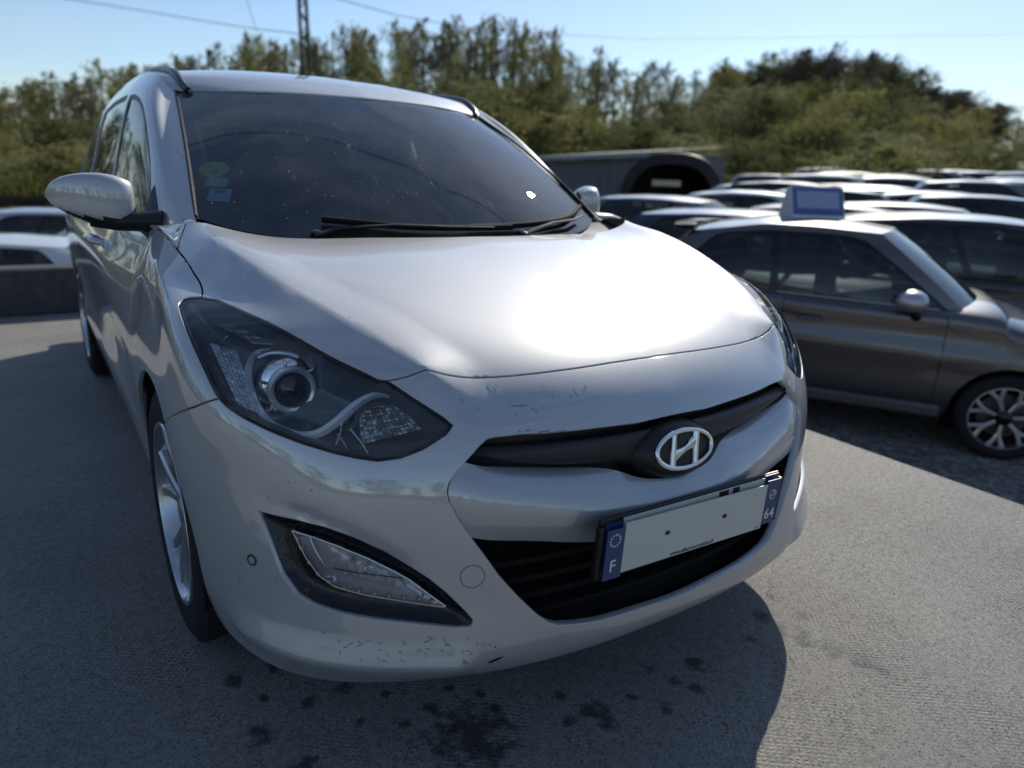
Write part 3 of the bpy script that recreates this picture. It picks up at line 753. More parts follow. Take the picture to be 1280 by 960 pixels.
# hollow round the badge housing
c0 = np.array([0, .06, .612])
mb = MB(); mb.grid(gb); mb.mirror()
edge_t = gb[:, 0]; mb.grid(np.stack([edge_t, edge_t+[0, .05, -.012]], 1), flip=True); mb.grid(np.stack([edge_t, edge_t+[0, .05, -.012]], 1)*[-1, 1, 1])
lo = gb[:, -1]; mb.grid(np.stack([lo, lo+[0, .05, .01]], 1)); mb.grid(np.stack([lo, lo+[0, .05, .01]], 1)*[-1, 1, 1], flip=True)
bar = mb.build('bumper_bar', M_silver, wagon, ang=60)
# black upper strip: recessed panel behind, and the winged blade with the badge boss
STR = [[(s_, float(np.interp(s_, [0, .13, .28, .36, .44, .52], [.128, .130, .145, .158, .175, .215])), z_) for z_ in (zt+.012, (zt+zb)/2, zb-.02)]
       for s_, zt, zb in [(0, .672, .545), (.1, .674, .56), (.2, .678, .585), (.3, .683, .595), (.4, .686, .61), (.5, .672, .62), (.54, .62, .58)]]
G, _ = loft(STR, 40, 10); mb = MB(); mb.grid(G).mirror(); strip = mb.build('upper_grille', M_black, wagon)
BL = [[(s_, y0+.012, zt), (s_, y0-.004, zt-.010), (s_, y0-.004, zb+.01), (s_, y0+.012, zb)]
      for s_, y0, zt, zb in [(.0, .098, .652, .560), (.08, .100, .652, .572), (.15, .106, .653, .592), (.25, .117, .655, .602), (.35, .133, .658, .617), (.43, .150, .661, .634), (.475, .164, .662, .652)]]
G, _ = loft(BL, 40, 12); mb = MB(); mb.grid(G).mirror(); mb.build('grille_blade', mat('blade_grey', (.020, .021, .026), .38), strip)
# badge boss and badge
bn = np.array([0, -.955, .295]); Mb = np.stack([np.array([1.0, 0, 0]), np.cross(bn, [1.0, 0, 0]), bn], 1)
if Mb[2, 1] < 0: Mb[:, 1] *= -1; Mb[:, 0] *= -1
mb = MB(); prof = [(.002, .006), (.06, .006), (.066, .004), (.080, -.012), (.088, -.04)]; V0 = []
for r_, h in prof:
    V0.append([(r_*1.30*math.cos(a), r_*.76*math.sin(a), h) for a in np.linspace(0, 2*math.pi, 49)])
V0 = np.array(V0); Gb = V0.reshape(-1, 3)@Mb.T+np.array([0, .066, .610]); mb.grid(Gb.reshape(len(prof), 49, 3), flip=True); mb.build('badge_boss', M_black, strip)
bd0 = np.array([0, .060, .612])
mb = MB(); rg = []; A, B_ = .086, .0445
for t in np.linspace(0, 2*math.pi, 73):
    row = []
    for q in np.linspace(0, 2*math.pi, 11):
        w = .0052; row.append(((A-w+w*math.cos(q))*math.cos(t), (B_-w+w*math.cos(q))*math.sin(t), .003+.0042*math.sin(q)))
    rg.append(row)
mb.grid((np.array(rg).reshape(-1, 3)@Mb.T+bd0).reshape(73, 11, 3))
# slanted letter: two leaning uprights joined by an upward sweep
def stroke(pts, wid, hgt=.0062):
    pts = np.array(pts, float); T_ = np.gradient(pts, axis=0); T_ /= np.linalg.norm(T_, axis=1, keepdims=True); N_ = np.stack([-T_[:, 1], T_[:, 0]], 1); w = np.asarray(wid)[:, None]
    row = []
    for o_, h in ((-1, .001), (-.8, hgt*.75), (0, hgt), (.8, hgt*.75), (1, .001)):
        q = pts+N_*w*o_; row.append(np.column_stack([q, np.full(len(q), h)]))
    Gs = np.array(row).transpose(1, 0, 2); return (Gs.reshape(-1, 3)@Mb.T+bd0).reshape(Gs.shape)
mb.grid(stroke(smooth_pl([(-.043, -.0375), (-.037, -.012), (-.031, .013), (-.024, .041)], 16), np.interp(np.linspace(0, 1, 16), [0, .5, 1], [.0085, .0075, .0068])), flip=True)
mb.grid(stroke(smooth_pl([(.024, -.041), (.031, -.013), (.037, .012), (.043, .0375)], 16), np.interp(np.linspace(0, 1, 16), [0, .5, 1], [.0068, .0075, .0085])), flip=True)
mb.grid(stroke(smooth_pl([(-.037, -.010), (-.016, -.005), (.016, .005), (.037, .010)], 16), np.interp(np.linspace(0, 1, 16), [0, .3, .5, .7, 1], [.0150, .0085, .0060, .0085, .0150]), .0055), flip=True)
mb.build('badge', M_chrome, strip)
# lower grille: dark well, slats and a net of thin uprights
well = [[(s_, y_+.07, .56), (s_, y_+.085, .45), (s_, y_+.085, .33), (s_, y_+.05, .25)] for s_, y_ in [(0, .03), (.12, .035), (.25, .05), (.36, .075), (.45, .10), (.52, .13)]]
G, _ = loft(well, 30, 12); mb = MB(); mb.grid(G).mirror(); well_o = mb.build('lower_grille', M_matte, wagon)
for z_, w_ in ((.425, .455), (.385, .425), (.345, .39), (.305, .34)):
    mb = MB(); xs = np.linspace(-w_, w_, 41); pts = np.array([(x, .052+.028*(x/.2)**2*.35+.03, z_) for x in xs])
    Gs = np.stack([pts+[0, .02, .007], pts+[0, -.006, .006], pts+[0, -.008, 0], pts+[0, -.006, -.006], pts+[0, .02, -.007]], 1); mb.grid(Gs, flip=True)
    mb.build('grille_slat', M_matte, well_o)
for x in np.linspace(-.42, .42, 15):
    mb = MB(); y_ = .098+.028*(x/.2)**2*.35; mb.box((x, y_+.004, .365), (.004, .012, .15 if abs(x) < .35 else .10)); mb.build('grille_upright', M_matte, well_o)
# number plates: an older plate behind, a blank dealer plate screwed in front, slightly askew
M_plate = mat('plate_white', (.54, .55, .515), .38, coat=.3)
M_blue = mat('plate_blue', (.014, .040, .15), .35, coat=.3)
M_ink = mat('print_black', (.012, .012, .012), .5)
M_white = mat('print_white', (.75, .75, .75), .5)
def text(name, body, size, M3, loc, m_, parent, ext=.0003, al='CENTER', shear=0.0, bold=0.0):
    cu = bpy.data.curves.new(name, 'FONT'); cu.body = body; cu.size = size; cu.extrude = ext; cu.align_x = al; cu.align_y = 'CENTER'; cu.shear = shear; cu.offset = bold
    tmp = bpy.data.objects.new(name, cu); col.objects.link(tmp); dg = bpy.context.evaluated_depsgraph_get()
    me = bpy.data.meshes.new_from_object(tmp.evaluated_get(dg)); bpy.data.objects.remove(tmp); bpy.data.curves.remove(cu); me.materials.clear(); me.materials.append(m_); me.name = name
    o = obj(name, me, parent); M4 = Matrix.Identity(4)
    for i in range(3):
        for j in range(3): M4[i][j] = float(M3[i][j])
        M4[i][3] = float(loc[i])
    o.matrix_local = M4; return o
def plate(cx, cy, cz, roll, tilt, behind=False):
    px_ = np.array([math.cos(roll), 0, math.sin(roll)]); n_ = np.array([0, -math.cos(tilt), math.sin(tilt)*0]); n_ = np.array([0, -math.cos(tilt), -math.sin(tilt)]); pz_ = np.cross(n_, px_); pz_ = -pz_ if pz_[2] < 0 else pz_
    Mp = np.stack([px_, pz_, n_], 1); c = np.array([cx, cy, cz])
    mb = MB(); mb.box((0, 0, 0), (.428, .108, .002), M=Mp); mb.V[-1] += c; po = mb.build('number_plate', M_plate, wagon)
    for x in (-.237, .237):
        mb = MB(); mb.box((x, 0, 0), (.0458, .108, .002), M=Mp); mb.V[-1] += c; mb.build('plate_band', M_blue, po)
    return Mp, c, po
mb = MB(); Mh = np.eye(3)
Mp, c, po = plate(0, -.004, .4605, R(-1.9), R(1))
L_ = lambda x, y, z=.0013: c+Mp@np.array([x, y, z])
text('country_letter', 'F', .036, Mp, L_(-.238, -.034), M_white, po)
for k_ in range(12):
    a = k_*math.pi/6; mb = MB(); mb.lathe([(.0002, .0004), (.0021, .0003), (.0021, 0)], 6, Mp, L_(-.238+.0125*math.cos(a), .022+.0125*math.sin(a))); mb.build('plate_star', M_white, po)
text('department_number', '64', .036, Mp, L_(.237, -.022), M_white, po)
mb = MB(); mb.lathe([(.0002, .0006), (.0125, .0005), (.0130, 0)], 24, Mp, L_(.238, .026)); mb.build('region_crest', mat('crest', (.36, .38, .42), .5), po)
for (x, y, r_) in ((.234, .030, .004), (.243, .021, .0035), (.236, .020, .003)):
    mb = MB(); mb.lathe([(.0002, .0010), (r_, .0009), (r_, .0004)], 10, Mp, L_(x, y)); mb.build('crest_mark', M_blue, po)
text('web_address', 'www.allaurooccasions.fr', .0135, Mp, L_(-.012, -.0475), M_ink, po, shear=.25)
text('maker_mark', 'plaxi', .005, Mp, L_(.200, -.048), M_ink, po)
for x in (-.095, .078):
    mb = MB(); mb.box((0, 0, 0), (.012, .0085, .004), M=Mp, bev=.0015); mb.V[-1] += L_(x, .006); mb.build('plate_screw', M_ink, po)
# older plate peeking out above it, with its holder
Mq, cq, pq = plate(.004, .008, .4685, R(-1.1), R(2), True)
Lq = lambda x, y, z=.0014: cq+Mq@np.array([x, y, z])
for x, w_ in ((.075, .030), (.115, .022)):
    mb = MB(); mb.box((0, 0, 0), (w_, .012, .0008), M=Mq); mb.V[-1] += Lq(x, .046); mb.build('plate_character', M_ink, pq)
mb = MB(); mb.box((0, 0, 0), (.540, .118, .010), M=Mq, bev=.003); mb.V[-1] += cq+Mq@np.array([0, .0, -.0075]); mb.box((0, 0, 0), (.012, .112, .016), M=Mq, bev=.003); mb.V[-1] += cq+Mq@np.array([.270, -.01, -.002]); mb.box((0, 0, 0), (.012, .112, .016), M=Mq, bev=.003); mb.V[-1] += cq+Mq@np.array([-.270, -.01, -.002]); mb.build('plate_holder', M_black, wagon)
# ---- headlights
hl_out = join(e_hltop, e_hlrear, e_hllow, e_hltip)
M_lens = glass('lamp_lens', (.95, .96, .97), 1.0, 0, 1.5)
M_facet = mat('lamp_facets', (.86, .89, .93), .20, .35)
M_lampw = mat('lamp_trim_bright', (.92, .93, .95), .22, .5)
M_smoke = mat('lamp_bezel', (.15, .155, .16), .25, .3, coat=.5)
M_amber = mat('indicator_reflector', (.42, .41, .40), .25, .6)
def off_pix(px, py, off):
    """point on the nose surface pushed in by off (right-hand lamp, s-space)"""
    uv_ = SB.pix(px, py); a, b = np.array([uv_[0]]), np.array([uv_[1]]); return (SB.at(a, b)-SB.normal(a, b)*off)[0]
def ray_pt(px, py, off):
    """point on the picture ray a given depth behind the surface (s-space)"""
    key = (round(float(px), 2), round(float(py), 2), off)
    if key not in _RP:
        uv_ = SB.pix(px, py); n0_ = SB._n(uv_[:1], uv_[1:], SB.base)[0]; d = ray(px, py)*[-1, 1, 1]; q = SB.inv(SB.base(uv_[:1], uv_[1:])[0]+d*off/max(-(d@n0_), .45)); _RP[key] = (SB.base(q[:1], q[1:])-SB._n(q[:1], q[1:], SB.base)*off)[0]
    return _RP[key].copy()
_RP = {}
def put_s(mb, name, m_, parent, sd, ang=35, smooth=True):
    if sd < 0:
        mb.V = [flipx(v) for v in mb.V]; mb.F = [f[::-1] for f in mb.F]
    return mb.build(name, m_, parent, smooth, ang)
uv_h, T_h = cdt(SB, hl_out, (), (), .009, (.14, .1))
Xh = SB.at(uv_h[:, 0], uv_h[:, 1]); bpts = SB.at(hl_out[:, 0], hl_out[:, 1])
db = seg_dist(Xh, np.vstack([bpts, bpts[:1]]))[0]
depth_h = .006+.050*np.clip(db/.05, 0, 1)**.8
SW_ = [(338,437),(322,440),(313,452),(310,467),(313,486),(323,510),(340,530),(360,540),(380,544.5),(400,541),(421,527),(443,508),(460,497),(478,493),(500,500),(525,515),(552,530)]
for sd in (-1, 1):
    # housing bowl
    V, F, N = panel(SB, uv_h, T_h, 0, 0, depth_h, flange=False); V, F, N = side(V, F, N, sd)
    me = mkmesh('headlight', V, F, M_smoke, None); hl = obj('headlight', me, wagon)
    # black rim
    mb = MB(); rp_ = SB.at(hl_out[:, 0], hl_out[:, 1]); rn = SB.normal(hl_out[:, 0], hl_out[:, 1]); cen = rp_.mean(0)
    inn = []
    for i in range(len(rp_)):
        t_ = rp_[(i+1) % len(rp_)]-rp_[i-1]; q = np.cross(rn[i], t_); q /= np.linalg.norm(q); inn.append(q)
    inn = np.array(inn)
    if np.mean(np.einsum('ij,ij->i', inn, cen-rp_)) < 0: inn = -inn
    Gr = np.stack([rp_-rn*.012, rp_+inn*.0005-rn*.0015, rp_+inn*.0035-rn*.0008, rp_+inn*.0045-rn*.002, rp_+inn*.005-rn*.012], 1); Gr = np.concatenate([Gr, Gr[:1]])
    mb.grid(Gr); put_s(mb, 'lamp_rim', M_gloss, hl, sd)
    # clear lens
    put('lamp_lens', *panel(SB, uv_h, T_h, .003, 0, .0022, flange=False), M_lens, hl, sd)
    # projector with chrome ring and shroud
    pc = ray_pt(365, 487, .038); ax = np.array([.10, -.985, .10]); Ma = axis_to(ax)
    mb = MB(); mb.lathe([(.0002, .020), (.012, .0185), (.024, .0135), (.031, .006), (.0335, -.002)], 28, Ma, pc); put_s(mb, 'projector_lens', mat('projector_glass', (.012, .013, .016), .03, 0, coat=1) if sd < 0 else bpy.data.materials['projector_glass'], hl, sd)
    mb = MB(); mb.lathe([(.033, .000), (.0345, .008), (.0400, .010), (.0455, .005), (.047, -.006)], 36, Ma, pc); put_s(mb, 'projector_ring', M_lampw, hl, sd)
    mb = MB(); mb.lathe([(.0465, -.004), (.054, -.006), (.060, -.012), (.061, -.030)], 36, Ma, pc); put_s(mb, 'projector_shroud', M_chrome, hl, sd)
    for k_ in range(6):
        a = R(20+k_*60); mb = MB(); mb.box((0, 0, 0), (.012, .006, .010), M=Ma@np.array([[math.cos(a), -math.sin(a), 0], [math.sin(a), math.cos(a), 0], [0, 0, 1]]), bev=.002); mb.V[-1] += pc+Ma@np.array([.053*math.cos(a), .053*math.sin(a), -.003]); put_s(mb, 'shroud_fin', M_satin, hl, sd)
    # sweeping bright trim
    sw = smooth_pl([ray_pt(x, y, .026) for x, y in SW_], 70); wd = np.interp(np.linspace(0, 1, 70), [0, .1, .35, .55, .66, .78, 1], [.004, .009, .008, .010, .011, .006, .003])
    n_s = np.array([.35, -.85, .40]); n_s /= np.linalg.norm(n_s); T_ = np.gradient(sw, axis=0); T_ /= np.linalg.norm(T_, axis=1, keepdims=True); Q_ = np.cross(T_, n_s)
    mb = MB(); mb.grid(np.stack([sw-Q_*wd[:, None]-n_s*.010, sw-Q_*wd[:, None]*.8, sw+n_s*.003, sw+Q_*wd[:, None]*.8, sw+Q_*wd[:, None]-n_s*.010], 1)); put_s(mb, 'lamp_trim', M_lampw, hl, sd)
    # dark inner eyebrow ring around the projector
    ey = smooth_pl([ray_pt(x, y, .034) for x, y in [(322,447),(340,441),(365,443),(395,452),(425,468),(445,482)]], 40)
    mb = MB(); mb.tube(ey, np.interp(np.linspace(0, 1, 40), [0, .5, 1], [.004, .007, .002]), 8); put_s(mb, 'lamp_eyebrow', M_lampw, hl, sd)
    # faceted side reflector: rows of small prisms
    def facet_field(name, quad, nu, nv, dep, m_, amp, seed):
        r2 = np.random.default_rng(seed); quad = [np.array(q, float) for q in quad]; mb = MB()
        for i in range(nu):
            for j in range(nv):
                def Q(a, b): 
                    p = (quad[0]*(1-a)+quad[1]*a)*(1-b)+(quad[3]*(1-a)+quad[2]*a)*b; return ray_pt(p[0], p[1], dep)
                a0, a1, b0, b1 = i/nu, (i+.92)/nu, j/nv, (j+.92)/nv
                c4 = [Q(a0, b0), Q(a1, b0), Q(a1, b1), Q(a0, b1)]; m4 = np.mean(c4, 0)+n_s*amp*r2.uniform(.3, 1)+(r2.random(3)-.5)*amp*.8
                mb.add(np.array(c4+[m4]), [(0, 1, 4), (1, 2, 4), (2, 3, 4), (3, 0, 4)])
        return put_s(mb, name, m_, hl, sd, None, False)
    facet_field('side_reflector', [(262,428),(296,438),(326,518),(298,508)], 6, 13, .026, M_facet, .006, 3)
    facet_field('upper_reflector', [(262,400),(296,400),(372,432),(318,430)], 10, 4, .030, M_amber, .004, 5)
    # indicator bowl with ribbed reflector
    ic = ray_pt(468, 528, .040); Mi = axis_to([.16, -.95, .18]); mb = MB()
    mb.lathe([(.003, -.020), (.014, -.017), (.026, -.010), (.036, .000), (.041, .008)], 26, Mi, ic); put_s(mb, 'indicator_bowl', M_amber, hl, sd, 12)
    mb = MB(); mb.lathe([(.0002, .012), (.006, .010), (.009, .003), (.009, -.015)], 14, Mi, ic); put_s(mb, 'indicator_bulb', mat('bulb_glass', (.62, .60, .55), .08, .3, coat=1) if sd < 0 else bpy.data.materials['bulb_glass'], hl, sd)
    facet_field('indicator_prisms', [(446,506),(498,504),(528,536),(452,556)], 13, 9, .034, M_amber, .0028, 8)
    for x0, y0, x1, y1 in ((422, 542, 436, 566), (438, 536, 462, 570), (428, 525, 420, 556)):
        mb = MB(); mb.tube([ray_pt(x0, y0, .028), ray_pt((x0+x1)/2+2, (y0+y1)/2, .026), ray_pt(x1, y1, .022)], .0018, 6); put_s(mb, 'lamp_rib', M_satin, hl, sd)
    mb = MB(); mb.tube(smooth_pl([ray_pt(x, y, .012) for x, y in [(285,420),(279,424),(276,432),(282,440),(291,441)]], 20), .0012, 6); put_s(mb, 'approval_mark', M_satin, hl, sd)
# ---- fog lamps in their black recesses
def sz(pl, k): c = pl.mean(0); return c+(pl-c)*k
def deep_uv(px, py, off):
    uv_ = SB.pix(px, py); n0_ = SB._n(uv_[:1], uv_[1:], SB.base)[0]; d = ray(px, py)*[-1, 1, 1]; return SB.inv(SB.base(uv_[:1], uv_[1:])[0]+d*off/max(-(d@n0_), .35))
fl = resamp_uv(SB, np.array([deep_uv(x, y, .018) for x, y in FOG_LENS+FOG_LENS[:1]]), .006)[:-1]
uv_f, T_f = cdt(SB, e_fog, [fl], (), .009, (.13, .11))
uv_l, T_l = cdt(SB, fl, (), (), .008, (.13, .11))
Xf = SB.at(uv_f[:, 0], uv_f[:, 1]); bf = SB.at(e_fog[:, 0], e_fog[:, 1]); dfo = seg_dist(Xf, np.vstack([bf, bf[:1]]))[0]
dep_f = .010+.016*np.clip(dfo/.02, 0, 1)
for sd in (-1, 1):
    V, F, N = panel(SB, uv_f, T_f, 0, 0, dep_f, flange=False); V, F, N = side(V, F, N, sd); fg = obj('fog_lamp', mkmesh('fog_lamp', V, F, M_gloss, None), wagon)
    Xl = SB.at(uv_l[:, 0], uv_l[:, 1]); bl_ = SB.at(fl[:, 0], fl[:, 1]); dl = seg_dist(Xl, np.vstack([bl_, bl_[:1]]))[0]
    V, F, N = panel(SB, uv_l, T_l, 0, 0, .024+.045*np.clip(dl/.03, 0, 1), flange=False); V, F, N = side(V, F, N, sd)
    obj('fog_reflector', mkmesh('fog_reflector', V, F, mat('fog_reflector', (.62, .63, .65), .30, .45) if sd < 0 else bpy.data.materials['fog_reflector'], None), fg)
    put('fog_lens', *panel(SB, uv_l, T_l, 0, 0, .018, flange=False), M_lens, fg, sd)
    rl = SB.at(fl[:, 0], fl[:, 1])-SB.normal(fl[:, 0], fl[:, 1])*.019; mb = MB(); mb.tube(np.vstack([rl, rl[:1]]), .0016, 6, caps=False); put_s(mb, 'fog_lens_edge', M_satin, fg, sd)
    FI = [(387,670),(393,685),(406,707),(416,718),(430,726),(474,735),(532,743.5),(512,727)]
    il = smooth_pl([ray_pt(x, y, .040) for x, y in FI], 50); mb = MB(); mb.tube(il, .0022, 6); put_s(mb, 'light_guide', M_satin, fg, sd)
    fc = ray_pt(455, 706, .072); Mi = axis_to([.2, -.97, .05]); mb = MB(); mb.lathe([(.004, -.012), (.018, -.009), (.030, .0), (.036, .010)], 24, Mi, fc); put_s(mb, 'fog_bowl', M_chrome, fg, sd, 10)
    mb = MB(); mb.lathe([(.0002, .020), (.005, .018), (.007, .008), (.007, -.01)], 12, Mi, fc); put_s(mb, 'fog_bulb', bpy.data.materials['bulb_glass'], fg, sd)
    hl_keep = hl; hl = fg
    r2 = np.random.default_rng(4); mb = MB()
    for k_ in range(26):
        x = r2.uniform(398, 505); y = np.interp(x, [398, 505], [690, 724])+r2.uniform(-8, 12); p = ray_pt(x, y, r2.uniform(.046, .06)); q = ray_pt(x+r2.uniform(-5, 5), y+r2.uniform(6, 12), r2.uniform(.044, .056)); w_ = r2.uniform(.002, .006)
        mb.add([p+[-w_, 0, 0], p+[w_, 0, .001], q+[w_, -.004, 0], q+[-w_, -.002, 0]], [(0, 1, 2, 3), (3, 2, 1, 0)])
    put_s(mb, 'reflector_flutes', M_facet, fg, sd, None, False)
    hl = hl_keep
    mb = MB(); mb.tube(smooth_pl([ray_pt(x, y, .045) for x, y in [(408,708),(440,715),(480,720),(515,724)]], 24), .0014, 6); put_s(mb, 'fog_divider', M_black, fg, sd)
    LED = [(372,675),(378,688),(388,706),(399,720),(412,729),(430,737),(449,741),(468,744.5),(486,747),(505,749.5),(524,751.5),(540,754)]
    for x, y in LED:
        p = ray_pt(x, y-2.5, .0225); mb = MB(); mb.lathe([(.0002, .004), (.003, .0035), (.0045, .001), (.0058, -.002)], 10, Mi, p); put_s(mb, 'running_light', M_satin, fg, sd)
# ---- bumper details: parking sensors, towing-eye cap, dark mouth of the lower lip
for sd in (-1, 1):
    uv_ = SB.pix(315, 700); X = SB.at(uv_[:1], uv_[1:])[0]; n_ = SB.normal(uv_[:1], uv_[1:])[0]; Ms = axis_to(n_)
    mb = MB(); mb.lathe([(.0002, .0016), (.0072, .0014), (.0078, .0004)], 20, Ms, X); put_s(mb, 'parking_sensor', M_silver, wagon, sd)
    mb = MB(); mb.lathe([(.0078, .0012), (.0084, .0002), (.0100, .0018), (.0112, .0016), (.0122, -.0006)], 24, Ms, X); o = put_s(mb, 'sensor_ring', M_trim, wagon, sd)
uv_ = SB.pix(590.5, 720.7); X = SB.at(uv_[:1], uv_[1:])[0]; n_ = SB.normal(uv_[:1], uv_[1:])[0]; Ms = axis_to(n_)
mb = MB(); G = []
for r_, h in ((.0002, .0003), (.012, .0003), (.0218, .0003)):
    row = []
    for a in np.linspace(0, 2*math.pi, 41):
        q = X+Ms@np.array([r_*math.cos(a), r_*math.sin(a), 0]); uq = SB.inv(q); row.append(SB.at(uq[:1], uq[1:])[0]+n_*h)
    G.append(row)
mb.grid(G, flip=False); put_s(mb, 'towing_eye_cap', M_silver, wagon, -1, 60)
mb = MB(); rr = []
for a in np.linspace(0, 2*math.pi, 41):
    q = X+Ms@np.array([.0229*math.cos(a), .0229*math.sin(a), 0]); uq = SB.inv(q); rr.append(SB.at(uq[:1], uq[1:])[0]+n_*.0001)
mb.tube(rr, .0006, 5, caps=False); put_s(mb, 'cap_gap', M_black, wagon, -1)
# undertray closing the nose from below
mb = MB(); G = []
for x in np.linspace(-.84, .84, 31):
    y0 = float(np.interp(abs(x), [0, .17, .33, .47, .6, .72, .81, .84], [.055, .06, .075, .115, .175, .25, .36, .5])); z0 = float(np.interp(abs(x), [0, .4, .5, .84], [.212, .21, .192, .20]))
    G.append([(x, y0+.006, z0+.012), (x, y0+.03, z0-.003), (x, .62, .17), (x, 1.2, .165)])
mb.grid(G); mb.build('undertray', M_matte, wagon)
mb = MB(); mb.box((0, 2.85, .21), (1.5, 3.3, .06)); mb.build('underbody', M_matte, wagon)
# wheel wells
for yc in (.88, 3.53):
    for sd in (-1, 1):
        mb = MB(); G = []
        for a in np.linspace(R(-12), R(192), 33):
            G.append([(sd*x, yc+.352*math.cos(a), .316+.352*math.sin(a)) for x in (.885, .70, .58)])
        mb.grid(G); mb.add([(sd*.58, yc-.36, .1), (sd*.58, yc+.36, .1), (sd*.58, yc+.36, .7), (sd*.58, yc-.36, .7)], [(0, 1, 2, 3)]); mb.build('wheel_arch_liner', M_matte, wagon)

# scuffs and chips in the bumper paint: hair-thin dark marks lying on the surface
r5 = np.random.default_rng(21); mb = MB()
def scuff(px_, py_, ln, ang, w_=.0006, h=.0006):
    pts = []
    for t in np.linspace(-.5, .5, 4):
        uv_ = SB.pix(px_+math.cos(ang)*ln*t, py_+math.sin(ang)*ln*t+r5.normal(0, .25)); pts.append((SB.at(uv_[:1], uv_[1:])+SB.normal(uv_[:1], uv_[1:])*h)[0])
    mb.tube(pts, [w_*.4, w_, w_*.8, w_*.3], 4)
for k in range(46): scuff(r5.uniform(420, 622), r5.uniform(796, 826), r5.uniform(2, 9), r5.uniform(-.6, 1.2), r5.uniform(.0003, .0008))
for k in range(16): scuff(r5.uniform(640, 712), np.interp(0, [0, 1], [0, 1])+540.5+r5.uniform(-2.5, 1.0), r5.uniform(2, 6), r5.uniform(-.3, .2), r5.uniform(.0004, .0010))
for k in range(22): scuff(r5.uniform(560, 760), r5.uniform(482, 520), r5.uniform(2, 9), r5.uniform(.5, 1.3), .0003)
for k in range(14): scuff(r5.uniform(290, 560), r5.uniform(585, 640), r5.uniform(1, 4), r5.uniform(0, 3), .0005)
scuff(621, 824, 16, -.35, .0028); scuff(614, 827, 8, -.2, .0022); scuff(404, 790, 5, .8, .0008)
for (x, y, l, a) in ((650, 507, 22, -.05), (345, 724, 4, 1.3), (590, 640, 3, 0)): scuff(x, y, l, a, .0006)
mb.V = [flipx(v) for v in mb.V]; mb.F = [f[::-1] for f in mb.F]; o = mb.build('paint_scuffs', M_matte, bumper, ang=None); o['kind'] = 'stuff'
